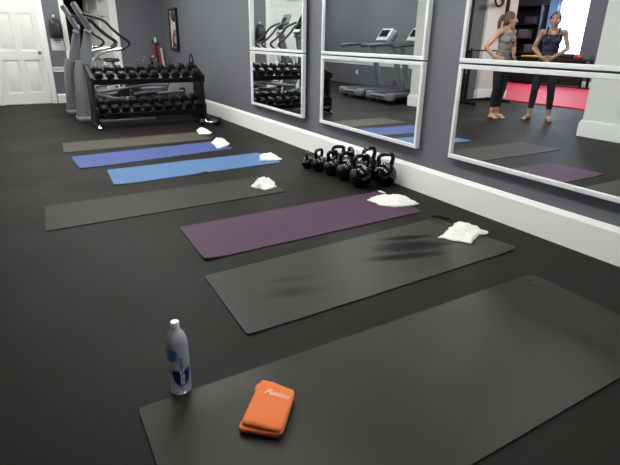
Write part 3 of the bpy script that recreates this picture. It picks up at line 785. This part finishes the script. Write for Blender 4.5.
# ------------------------------------------------------------------ exercise bike behind
def bike():
    t = thing('exercise_bike', 'black and chrome exercise bike in the back corner behind the rack', 'bike', (2.0, 9.90, 0))
    mb = MB(); mb.box((-0.42, 0, 0.03), (0.08, 0.48, 0.06), bev=0.015); mb.box((0.50, 0, 0.03), (0.08, 0.48, 0.06), bev=0.015); mb.box((0.04, 0, 0.07), (0.95, 0.07, 0.06), bev=0.01); mb.obj('base_frame', 'black_steel', t)
    MB().tube([(-0.10, 0, 0.08), (-0.20, 0, 0.5), (-0.27, 0, 0.77)], 0.025, 10).obj('seat_post', 'chrome', t)
    mb = MB(); mb.sect([(-0.28, 0, 0.765, 0.10, 0.06), (-0.28, 0, 0.79, 0.15, 0.09), (-0.29, 0, 0.825, 0.13, 0.08), (-0.30, 0, 0.835, 0.08, 0.05)]); mb.obj('saddle', 'black_plastic', t)
    MB().tube([(0.25, 0, 0.08), (0.36, 0, 0.45), (0.45, 0, 0.76)], 0.028, 10).obj('front_post', 'black_steel', t)
    for s in (-1, 1):
        MB().tube([(0.45, 0, 0.76), (0.44, s*0.12, 0.79), (0.37, s*0.2, 0.84), (0.27, s*0.21, 0.83), (0.20, s*0.21, 0.79)], 0.015, 8, sub=4).obj('handlebar', 'chrome', t)
        MB().tube([(0.43, s*0.07, 0.78), (0.50, s*0.10, 0.86), (0.56, s*0.09, 0.87)], 0.014, 8, sub=3).obj('bar_end', 'black_rubber', t)
        mb = MB(); mb.box((0.02+s*0.12, s*0.14, 0.26+s*0.08), (0.10, 0.09, 0.03), bev=0.008); mb.obj('pedal', 'black_plastic', t)
        MB().tube([(0.02, s*0.07, 0.26), (0.02+s*0.12, s*0.08, 0.26+s*0.08), (0.02+s*0.12, s*0.10, 0.26+s*0.08)], 0.012, 8).obj('crank', 'chrome', t)
    mb = MB(); mb.box((0.49, 0, 0.83), (0.05, 0.16, 0.10), (0, -0.5, 0), 0.015); mb.obj('display', 'machine_silver', t)
    mb = MB(); mb.lathe([(0.0, -0.035), (0.20, -0.03), (0.21, 0), (0.20, 0.03), (0.0, 0.035)], (0.30, 0, 0.28), 28, (PI/2, 0, 0)); mb.obj('flywheel', 'machine_grey', t)
bike()
# weighted bars leaning in the corner
for (x, y, h, m1, m2, lab) in ((2.66, 10.32, 1.18, 'red_paint', 'black_plastic', 'red exercise bar leaning in the back corner'),
                               (2.715, 10.30, 1.22, 'black_rubber', 'white_plastic', 'dark exercise bar with a pale tip leaning in the back corner'),
                               (2.765, 10.28, 1.15, 'red_paint', 'black_plastic', 'dark red exercise bar closest to the framed picture'),
                               (2.815, 10.24, 1.05, 'white_plastic', 'white_plastic', 'white exercise bar leaning beside the red ones')):
    t = thing('exercise_bar', lab, 'exercise bar', (x, y, 0), 0, 'bars leaning in the back corner')
    lean = Vector((0.0, BY-0.03-y, h)).normalized()*h
    MB().tube([(0, 0, 0.01), lean*0.5, lean*0.93], 0.019, 10).obj('shaft', m1, t)
    MB().tube([lean*0.925, lean], 0.0205, 10).obj('end_cap', m2, t)
    MB().tube([(0, 0, 0.0), lean*0.03], 0.0205, 10).obj('end_cap', 'black_plastic', t)

# ------------------------------------------------------------------ bag and notice between the doors
t = thing('hanging_bag', 'black bag hanging on a wall hook beside the white door', 'bag', (0.935, BY, 1.17))
mb = MB(); mb.sect([(0, -0.07, 0.0, 0.09, 0.05), (0, -0.085, 0.03, 0.105, 0.08), (0, -0.085, 0.18, 0.10, 0.08), (0, -0.075, 0.28, 0.085, 0.065), (0, -0.06, 0.315, 0.05, 0.04)], 24, 3.2); mb.obj('bag_body', 'bag_black', t)
mb = MB(); mb.box((0.005, -0.165, 0.12), (0.15, 0.025, 0.14), bev=0.012, seg=2); mb.obj('front_pocket', 'bag_black', t)
MB().tube([(-0.05, -0.155, 0.29), (-0.045, -0.172, 0.24), (-0.01, -0.175, 0.21), (0.05, -0.172, 0.205)], 0.010, 8, sub=4).obj('strap', 'bag_grey', t)
MB().tube([(-0.025, -0.05, 0.30), (-0.02, -0.04, 0.36), (0, -0.035, 0.375), (0.02, -0.04, 0.36), (0.025, -0.05, 0.30)], 0.008, 8, sub=4).obj('top_loop', 'bag_grey', t)
MB().tube([(0.095, -0.06, 0.02), (0.115, -0.045, -0.1), (0.12, -0.03, -0.22)], 0.006, 6, sub=3).obj('loose_strap', 'black_rubber', t)
t = thing('wall_hook', 'white knob hook above the black bag', 'hook', (0.935, BY, 1.53))
MB().lathe([(0.0, 0), (0.022, 0), (0.022, 0.006), (0.008, 0.01), (0.008, 0.035), (0.02, 0.045), (0.02, 0.055), (0.0, 0.062)], (0, 0, 0), 16, (PI/2, 0, 0)).obj('knob', 'white_plastic', t)
t = thing('wall_notice', 'white paper notice below the black bag', 'notice', (0.945, BY, 0.945))
MB().b2((-0.115, -0.003, 0), (0.115, 0, 0.205)).obj('sheet', 'paper_white', t)
mb = MB(); mb.b2((-0.05, -0.0038, 0.162), (0.06, -0.003, 0.180)); mb.b2((-0.03, -0.0038, 0.135), (0.04, -0.003, 0.142)); mb.obj('print', 'ink_dark', t)

# ------------------------------------------------------------------ treadmills (seen in the mirrors)
def treadmill(loc, label):
    t = thing('treadmill', label, 'treadmill', loc, PI, 'treadmills along the side wall')   # local +x is the running direction
    mb = MB(); mb.box((0.95, 0, 0.12), (1.80, 0.62, 0.09), bev=0.02); mb.obj('deck', 'black_plastic', t)
    mb = MB(); mb.rings([[Vector((x, s, z)) for x, z in ((0.06, 0.165), (0.03, 0.178), (0.06, 0.186), (1.5, 0.196), (1.5, 0.175))] for s in (-0.26, 0.26)]); mb.obj('belt', 'belt_black', t)
    for s in (-1, 1):
        mb = MB(); mb.box((0.85, s*0.34, 0.165), (1.62, 0.13, 0.085), bev=0.025, seg=2); mb.obj('side_rail', 'machine_dark', t)
        mb = MB(); mb.box((0.015, s*0.335, 0.135), (0.16, 0.17, 0.15), bev=0.04, seg=3); mb.obj('end_cap', 'machine_grey', t)
        MB().cyl((0.12, s*0.36-0.02, 0.035), (0.12, s*0.36+0.02, 0.035), 0.035).obj('foot_wheel', 'black_rubber', t)
        MB().cyl((1.7, s*0.30-0.02, 0.035), (1.7, s*0.30+0.02, 0.035), 0.035).obj('foot_wheel', 'black_rubber', t)
        M = Matrix()
        mb = MB(); mb.tube([(1.14, s*0.385, 0.16), (0.99, s*0.385, 0.62), (0.84, s*0.385, 1.08)], [0.10, 0.095, 0.085], 12, flat=0.5); mb.obj('upright', 'machine_light', t)
        mb = MB(); mb.tube([(0.90, s*0.385, 1.10), (0.60, s*0.39, 1.13), (0.25, s*0.39, 1.12), (-0.05, s*0.39, 1.09)], [0.04, 0.035, 0.03, 0.028], 10, sub=4); mb.obj('handrail', 'machine_dark', t)
    mb = MB(); mb.box((0.0, 0, 0.125), (0.10, 0.52, 0.10), bev=0.03, seg=2); eb = mb.obj('rear_bar', 'machine_grey', t)
    mb = MB(); mb.box((-0.045, 0, 0.13), (0.03, 0.42, 0.035), bev=0.01); mb.obj('rear_slot', 'black_plastic', eb)
    mb = MB(); mb.box((1.72, 0, 0.22), (0.52, 0.76, 0.24), (0, 0.10, 0), 0.07, 3); mb.obj('motor_hood', 'machine_dark', t)
    mb = MB(); mb.box((0.85, 0, 1.13), (0.22, 0.80, 0.08), bev=0.03, seg=2); mb.obj('crossbar', 'machine_dark', t)
    tl = R(-38)
    mb = MB(); mb.box((0.92, 0, 1.27), (0.14, 0.56, 0.34), (0, -tl, 0), 0.07, 3); con = mb.obj('console', 'machine_grey', t)
    n = Vector((-math.cos(tl), 0, -math.sin(tl))).normalized()
    n = Vector((-math.cos(tl), 0, math.sin(-tl)))
    mb = MB(); mb.box(Vector((0.92, 0, 1.29))+n*0.07, (0.03, 0.38, 0.31), (0, -tl, 0), 0.03, 3); mb.obj('bezel', 'white_plastic', con)
    mb = MB(); mb.box(Vector((0.92, 0, 1.31))+n*0.084, (0.012, 0.29, 0.18), (0, -tl, 0), 0.004); mb.obj('screen', 'screen_dark', con)
    mb = MB(); mb.box(Vector((0.92, 0, 1.19))+n*0.055, (0.05, 0.12, 0.05), (0, -tl, 0), 0.012); mb.obj('key_panel', 'screen_dark', con)
    return t
t1 = treadmill((-0.84, 9.3, 0), 'grey treadmill farther from the column, seen in the mirror')
dup(t1, (-0.84, 8.25, 0), PI, 'grey treadmill beside the white column, seen in the mirror')
t = thing('wall_outlet', 'white outlet with plug below the chair rail, seen in the mirror', 'outlet', (LX, 12.2, 0.34))
MB().b2((0, -0.045, -0.06), (0.008, 0.045, 0.06), 0.003).obj('plate', 'white_plastic', t)
MB().b2((0.008, -0.02, -0.03), (0.04, 0.02, 0.01), 0.006).obj('plug', 'white_plastic', t)
MB().tube([(0.035, 0, -0.01), (0.08, -0.1, -0.12), (0.12, -0.4, -0.3), (0.2, -0.8, -0.334)], 0.006, 6, sub=4).obj('cord', 'black_rubber', t)

# ------------------------------------------------------------------ squat rack and barbell (seen in the mirror)
t = thing('squat_rack', 'black squat rack in front of the wide white column, seen in the mirror', 'squat rack', (-2.95, 7.38, 0))
for s, x in ((1, 0.50), (-1, -0.55)):
    MB().b2((x-0.03, -0.03, 0.05), (x+0.03, 0.03, 2.15), 0.005).obj('upright', 'black_steel', t)
    MB().b2((x-0.035, -0.40, 0.0), (x+0.035, 0.22, 0.06), 0.008).obj('foot', 'black_steel', t)
    mb = MB(); mb.b2((x-0.025, -0.12, 1.0), (x+0.025, -0.03, 1.03), 0.004); mb.b2((x-0.025, -0.13, 1.0), (x+0.025, -0.11, 1.10), 0.004); mb.obj('bar_catch', 'black_steel', t)
MB().b2((-0.55, -0.02, 2.08), (0.50, 0.02, 2.14), 0.005).obj('top_bar', 'black_steel', t)
MB().b2((-0.55, 0.10, 0.015), (0.50, 0.16, 0.06), 0.005).obj('base_bar', 'black_steel', t)
MB().b2((0.20, 0.10, 0.05), (0.26, 0.16, 1.0), 0.005).obj('short_post', 'black_steel', t)
t = thing('barbell', 'dark barbell resting on the squat rack, seen in the mirror', 'barbell', (-2.975, 7.31, 1.045))
MB().cyl((-0.85, 0, 0), (0.85, 0, 0), 0.015, seg=12).obj('bar', 'black_steel', t)
for s in (-1, 1):
    MB().cyl((s*0.66, 0, 0), (s*0.86, 0, 0), 0.024, seg=12).obj('sleeve', 'machine_dark', t)
t = thing('weight_plate', 'red edged weight plate leaning on the squat rack post, seen in the mirror', 'weight plate', (-2.585, 7.66, 0))
MB().lathe([(0.0, -0.015), (0.03, -0.015), (0.12, -0.012), (0.15, -0.018), (0.165, 0), (0.15, 0.018), (0.12, 0.012), (0.0, 0.015)], (0, 0, 0.165), 28, (PI/2, 0, 0)).obj('disc', 'red_paint', t)
t = thing('wall_ring', 'black round fixture high on the wide white column, seen in the mirror', 'wall fixture', (-3.55, 7.68, 2.05))
MB().tube([(0.13*math.cos(a*PI/14), -0.03, 0.13*math.sin(a*PI/14)) for a in range(28)], 0.02, 8, True).obj('rim', 'black_plastic', t)
MB().tube([(-0.12, -0.035, -0.03), (0.12, -0.035, 0.05)], 0.016, 8).obj('cross_bar', 'black_plastic', t)
MB().lathe([(0.0, 0), (0.115, 0), (0.115, 0.012), (0.0, 0.014)], (0, 0, 0), 24, (PI/2, 0, 0)).obj('face', 'white_plastic', t)

# ------------------------------------------------------------------ far side of the gym, seen in the mirror
tag(MB().prism([(-3.82, 2.2), (-3.82, 7.6), (-4.3, 7.6), (-4.3, 11.6), (-8.15, 11.6), (-8.15, 2.2)], 0, 0.03).obj('training_mat', 'red_mat'), 'large red floor mat behind the two people, seen in the mirror', 'floor mat')
t = thing('bookcase', 'tall dark open shelf unit beside the bright window', 'shelf', (-8.80, 10.70, 0))
for y in (-0.46, 0.46): MB().b2((-0.19, y-0.015, 0), (0.19, y+0.015, 2.3)).obj('side_panel', 'shelf_dark', t)
MB().b2((-0.19, -0.445, 0), (-0.175, 0.445, 2.3)).obj('back_panel', 'shelf_dark', t)
for z in (0.06, 0.5, 0.92, 1.34, 1.76, 2.28): MB().b2((-0.175, -0.445, z-0.012), (0.19, 0.445, z+0.012)).obj('shelf', 'shelf_dark', t)
for (y, z, w_, h_, m_, lab) in ((10.50, 0.932, 0.3, 0.24, 'box_grey', 'grey box on the waist high shelf of the dark bookcase'), (10.80, 1.352, 0.34, 0.26, 'box_grey', 'grey box on the chest high shelf of the dark bookcase'),
                                (10.58, 1.772, 0.42, 0.2, 'machine_dark', 'dark box on the upper shelf of the dark bookcase')):
    t = thing('storage_box', lab, 'box', (-8.78, y, z))
    MB().b2((-0.13, -w_/2, 0), (0.13, w_/2, h_*0.8), 0.006).obj('box_body', m_, t)
    MB().b2((-0.135, -w_/2-0.005, h_*0.8), (0.135, w_/2+0.005, h_), 0.006).obj('lid', m_, t)
t = thing('curtain', 'pale blue curtain hanging left of the bright window', 'curtain', (-8.93, 10.04, 0.5))
bm = bmesh.new(); cv = []
for i in range(41):
    y = -0.15+0.30*i/40; x = 0.025*math.sin(i*0.95)
    cv.append([bm.verts.new((x, y, z)) for z in (0, 1.0, 2.0)]+[bm.verts.new((x-0.008, y, z)) for z in (2.0, 1.0, 0)])
for i in range(40):
    for k in range(6): bm.faces.new((cv[i][k], cv[i+1][k], cv[i+1][(k+1) % 6], cv[i][(k+1) % 6]))
bm.faces.new(cv[0]); bm.faces.new(list(reversed(cv[-1])))
bmesh.ops.recalc_face_normals(bm, faces=bm.faces[:])
me = bpy.data.meshes.new('curtain_cloth'); bm.to_mesh(me); bm.free(); me.polygons.foreach_set('use_smooth', [True]*len(me.polygons))
link('cloth', me, 'curtain_blue', t)
MB().cyl((0.02, -1.25, 2.03), (0.02, 0.17, 2.03), 0.012).obj('curtain_rod', 'machine_silver', t)
t = thing('side_table', 'long black table below the bright window', 'table', (-8.39, 9.85, 0))
MB().b2((-0.20, -1.6, 0.76), (0.20, 1.6, 0.80), 0.005).obj('table_top', 'black_plastic', t)
for x in (-0.17, 0.17):
    for y in (-1.55, 1.55): MB().b2((x-0.025, y-0.025, 0), (x+0.025, y+0.025, 0.76)).obj('leg', 'black_steel', t)
MB().b2((0.15, -1.52, 0.08), (0.17, 1.52, 0.76)).obj('front_panel', 'black_plastic', t)
t = thing('equipment_case', 'black case standing on the table by the window', 'case', (-8.41, 9.05, 0.80))
MB().b2((-0.15, -0.28, 0), (0.15, 0.28, 0.14), 0.03, 2).obj('case_body', 'black_plastic', t)
MB().tube([(0.15, -0.07, 0.08), (0.18, -0.07, 0.09), (0.18, 0.07, 0.09), (0.15, 0.07, 0.08)], 0.008, 6).obj('handle', 'machine_dark', t)
t = thing('red_bundle', 'small red bundle on the table beside the black case', 'bundle', (-8.36, 8.60, 0.80))
MB().sect([(0, 0, 0.001, 0.06, 0.12), (0, 0, 0.05, 0.08, 0.14), (0, 0.01, 0.11, 0.06, 0.10), (0, 0.02, 0.13, 0.03, 0.05)]).obj('cloth_roll', 'red_paint', t)
MB().tube([(-0.01, 0.05, 0.125), (0.06, 0.05, 0.09), (0.082, 0.05, 0.05), (0.07, 0.05, 0.02)], 0.006, 6, sub=3).obj('tie', 'black_rubber', t)
t = thing('green_box', 'small green box at the near end of the black table', 'box', (-8.40, 8.34, 0.80))
MB().b2((-0.1, -0.1, 0), (0.1, 0.1, 0.07), 0.01).obj('box_body', 'green_plastic', t)
MB().b2((-0.102, -0.102, 0.07), (0.102, 0.102, 0.085), 0.004).obj('lid', 'machine_dark', t)
t = thing('wall_poster', 'pale blank poster on the wall beside the dark bookcase', 'poster', (FX, 11.42, 1.15))
MB().b2((0, -0.26, 0), (0.012, 0.26, 0.70), 0.002).obj('sheet', 'paper_white', t)
t = thing('foam_stick', 'yellow foam stick lying on the long black table', 'foam stick', (-8.36, 10.05, 0.83))
MB().cyl((0, -0.30, 0), (0, 0.42, 0), 0.03, seg=14).obj('foam', 'yellow_foam', t)
MB().cyl((0, -0.32, 0), (0, 0.44, 0), 0.014, seg=10).obj('core', 'black_plastic', t)

# ------------------------------------------------------------------ people (seen in the mirror)
def remesh(mb, name, m, parent, vox, smooth, cuts=()):
    me = mb.mesh(name+'_src'); o = bpy.data.objects.new(name+'_tmp', me); C.objects.link(o)
    md = o.modifiers.new('r', 'REMESH'); md.mode = 'VOXEL'; md.voxel_size = vox
    if smooth:
        sm = o.modifiers.new('s', 'SMOOTH'); sm.factor = 0.5; sm.iterations = smooth
    dg = bpy.context.evaluated_depsgraph_get(); out = bpy.data.meshes.new_from_object(o.evaluated_get(dg)); out.name = name
    bpy.data.objects.remove(o)
    if cuts:
        bm = bmesh.new(); bm.from_mesh(out)
        for co, no in cuts:
            bmesh.ops.bisect_plane(bm, geom=bm.verts[:]+bm.edges[:]+bm.faces[:], plane_co=co, plane_no=no, clear_outer=True)
        bm.to_mesh(out); bm.free()
    out.materials.clear()
    out.polygons.foreach_set('use_smooth', [True]*len(out.polygons))
    return link(name, out, m, parent)

def person(loc, facing, P, skin, hair, top, label):
    """local frame: +y forward, +x the person's right; P holds joint positions"""
    rz = math.atan2(facing[1], facing[0])-PI/2
    t = thing('person', label, 'person', (loc[0], loc[1], 0), rz, 'people standing by the red mat')
    V = Vector
    J = {k: V(v) for k, v in P.items() if isinstance(v, tuple) and len(v) == 3}
    def side(v, s): return V((v.x*s, v.y, v.z))
    hd = J['head']; turn = P.get('head_turn', 0.0)
    HR = Matrix.Translation(hd) @ Matrix.Rotation(turn, 4, 'Z')
    def H(x, y, z): return HR @ V((x, y, z))
    b = MB()
    # trunk
    def trunk(mb, k):
        mb.ell((0, 0.0, 0.93), (0.155+k, 0.105+k, 0.10+k)); mb.ell((0, -0.005, 1.03), (0.125+k, 0.090+k, 0.12+k)); mb.ell((0, 0.0, 1.16), (0.122+k, 0.092+k, 0.14+k))
        mb.ell((0, 0.0, 1.27), (0.140+k, 0.098+k, 0.13+k))
        for s in (-1, 1): mb.ell((s*0.062, 0.070, 1.245), (0.056+k, 0.052+k, 0.056+k)); mb.ell((s*0.072, -0.062, 0.89), (0.080+k, 0.075+k, 0.085+k))
    trunk(b, 0)
    b.capsule((-0.13, -0.01, 1.365), (0.13, -0.01, 1.365), 0.045); b.capsule((-0.07, -0.01, 1.385), (0.07, -0.01, 1.385), 0.045)
    b.capsule((0, -0.015, 1.37), hd+V((0, -0.015, -0.06)), 0.052, 0.047)
    def legs(mb, k, low=False):
        for s in (-1, 1):
            hip = V((s*0.085, 0, 0.88)); kn = side(J['knee'], s); an = side(J['ankle'], s)
            mb.capsule(hip, kn, 0.082+k, 0.054+k)
            calf = kn.lerp(an, 0.30)+V((0, -0.015, 0))
            mb.capsule(kn, calf, 0.052+k, 0.051+k)
            end = an if not low else kn.lerp(an, 0.72)
            mb.capsule(calf, end, 0.051+k, (0.034 if not low else 0.040)+k)
    legs(b, 0)
    for s in (-1, 1):
        an = side(J['ankle'], s); tw = s*P.get('toe_out', 0.2)
        d = V((math.sin(tw), math.cos(tw), 0)); pr = V((d.y, -d.x, 0))
        b.capsule(an, V((an.x, an.y-0.03, 0.034)), 0.034, 0.033)
        b.capsule(V((an.x, an.y-0.03, 0.034)), V((an.x, an.y, 0.034))+d*0.10, 0.033, 0.028)
        b.capsule(V((an.x, an.y, 0.06)), V((an.x, an.y, 0.034))+d*0.09, 0.034, 0.028)
        for q in range(5):
            o0 = V((an.x, an.y, 0.016))+d*0.115+pr*(q-2)*0.016
            b.capsule(o0, o0+d*(0.045-0.005*abs(q-2)), 0.0125, 0.010)
        # arms and hands
        sh = V((s*0.165, -0.01, 1.36)); el = side(J['elbow'], s); wr = side(J['wrist'], s)
        b.ell(sh, (0.052, 0.052, 0.055)); b.capsule(sh, el, 0.042, 0.034); mid = el.lerp(wr, 0.3)
        b.capsule(el, mid, 0.034, 0.036); b.capsule(mid, wr, 0.036, 0.024)
        fd = V((P['hand_dir'][0]*s, P['hand_dir'][1], P['hand_dir'][2])).normalized()
        sd = V((P['thumb_dir'][0]*s, P['thumb_dir'][1], P['thumb_dir'][2])); sd = (sd-fd*sd.dot(fd)).normalized()
        pn = fd.cross(sd)*(1 if s > 0 else -1); curl = P.get('curl', 0.5)
        b.capsule(wr, wr+fd*0.03, 0.024, 0.024)
        for q in range(4):
            base = wr+fd*0.085+sd*(0.030-0.0195*q)
            b.capsule(wr+fd*0.02+sd*(0.016-0.011*q), base, 0.015, 0.011)
            ln = (0.066, 0.074, 0.069, 0.054)[q]
            k1 = base+(fd+pn*curl*0.5).normalized()*ln*0.5; k2 = k1+(fd+pn*curl*1.4).normalized()*ln*0.5
            b.capsule(base, k1, 0.0085, 0.008); b.capsule(k1, k2, 0.008, 0.0068)
        th0 = wr+fd*0.025+sd*0.02; th1 = th0+(sd+fd*0.7).normalized()*0.042; th2 = th1+(sd*0.45+fd).normalized()*0.032
        b.capsule(th0, th1, 0.0125, 0.0105); b.capsule(th1, th2, 0.010, 0.008)
    # head
    hm = MB()
    b.ell(H(0, -0.012, 0.02), (0.074, 0.090, 0.092), (0, 0, turn)); b.ell(H(0, 0.022, -0.035), (0.058, 0.062, 0.075), (0, 0, turn)); b.ell(H(0, 0.052, -0.085), (0.026, 0.024, 0.022), (0, 0, turn))
    b.capsule(H(0, 0.078, 0.012), H(0, 0.099, -0.026), 0.009, 0.0125)
    b.ell(H(0, 0.066, 0.028), (0.045, 0.018, 0.012), (0, 0, turn)); b.ell(H(0, 0.074, -0.055), (0.024, 0.014, 0.014), (0, 0, turn))
    for s in (-1, 1): b.ell(H(s*0.076, -0.008, -0.008), (0.010, 0.020, 0.031), (0, 0, turn)); b.ell(H(s*0.035, 0.056, -0.022), (0.026, 0.02, 0.02), (0, 0, turn))
    remesh(b, 'body', skin, t, 0.0048, 5)
    for s in (-1, 1):
        e = MB().ell(H(s*0.031, 0.0705, 0.008), (0.0125, 0.008, 0.0075), (0, 0, turn)).obj('eye', 'eye_white', t)
        MB().ell(H(s*0.031, 0.0765, 0.008), (0.006, 0.004, 0.0062), (0, 0, turn)).obj('iris', 'eye_dark', e)
        MB().tube([H(s*0.016, 0.083, 0.028), H(s*0.032, 0.083, 0.033), H(s*0.048, 0.074, 0.028)], 0.0035, 6).obj('eyebrow', hair, t)
    mb = MB(); mb.ell(H(0, 0.0865, -0.051), (0.021, 0.006, 0.0045), (0, 0, turn)); mb.ell(H(0, 0.0865, -0.059), (0.018, 0.006, 0.005), (0, 0, turn)); mb.obj('lips', 'lips', t)
    # hair
    h = MB(); h.ell(H(0, -0.024, 0.034), (0.083, 0.092, 0.092), (0, 0, turn)); h.ell(H(0, -0.05, -0.01), (0.076, 0.066, 0.085), (0, 0, turn))
    for s in (-1, 1): h.capsule(H(s*0.07, 0.03, 0.045), H(s*0.074, -0.03, -0.01), 0.016, 0.016)
    if P.get('pony'):
        h.capsule(H(0, -0.10, 0.05), H(0, -0.135, 0.045), 0.024, 0.03); h.capsule(H(0, -0.135, 0.045), H(0, -0.165, -0.03), 0.032, 0.034); h.capsule(H(0, -0.165, -0.03), H(0, -0.165, -0.12), 0.034, 0.026); h.capsule(H(0, -0.165, -0.12), H(0, -0.155, -0.18), 0.026, 0.010)
    else:
        h.ell(H(0, -0.105, 0.01), (0.036, 0.03, 0.036))
    remesh(h, 'hair', hair, t, 0.006, 4)
    # clothes
    l = MB(); legs(l, 0.006, True); l.ell((0, 0.0, 0.93), (0.161, 0.112, 0.106))
    for s in (-1, 1): l.ell((s*0.072, -0.062, 0.89), (0.086, 0.081, 0.091))
    zc = J['knee'].lerp(J['ankle'], 0.74).z
    remesh(l, 'leggings', 'leggings_black', t, 0.007, 4, [((0, 0, zc), (0, 0, -1)), ((0, 0, 0.99), (0, 0, 1))])
    k = MB(); trunk(k, 0.009)
    hi = P.get('neckline', 1.36)
    remesh(k, 'tank_top', top, t, 0.007, 4, [((0, 0, P.get('hem', 0.93)), (0, 0, -1)), ((0, 0, hi), (0, 0, 1))])
    for s in (-1, 1):
        MB().tube([(s*0.085, 0.098, hi-0.03), (s*0.088, 0.075, 1.375), (s*0.088, 0.03, 1.418), (s*0.085, -0.03, 1.425), (s*0.075, -0.075, 1.37), (s*0.06, -0.098, hi-0.04)], 0.021, 8, sub=4, flat=0.5).obj('shoulder_strap', top, t)
    if P.get('band'):
        q = MB(); trunk(q, 0.013)
        remesh(q, 'waist_band', 'band_grey', t, 0.007, 4, [((0, 0, 0.945), (0, 0, -1)), ((0, 0, 1.07), (0, 0, 1))])
    return t
person((-1.36, 5.60), (0.0, -1.0), dict(head=(0, 0.035, 1.545), head_turn=-0.68, knee=(0.075, 0.012, 0.475), ankle=(0.062, -0.02, 0.085), toe_out=0.25, elbow=(0.345, -0.09, 1.13), wrist=(0.235, 0.01, 0.99),
       hand_dir=(-0.62, 0.70, -0.25), thumb_dir=(0.0, -0.2, 1.0), curl=0.35, pony=True, band=True, neckline=1.365, hem=0.97),
       'skin_a', 'hair_brown', 'tank_grey', 'person in grey tank top and black leggings, hands on hips, reflected in mirror')
person((-1.86, 5.12), (0.93, -0.45), dict(head=(0, 0.03, 1.545), head_turn=-0.1, knee=(0.125, 0.015, 0.475), ankle=(0.15, -0.01, 0.085), toe_out=0.45, elbow=(0.25, -0.01, 1.13), wrist=(0.085, 0.165, 1.0),
       hand_dir=(-0.85, 0.25, -0.55), thumb_dir=(0.1, 0.3, 0.9), curl=0.5, pony=False, neckline=1.335, hem=0.90),
       'skin_b', 'hair_dark', 'tank_navy', 'person in navy tank top and black leggings, hands clasped in front, reflected in mirror')
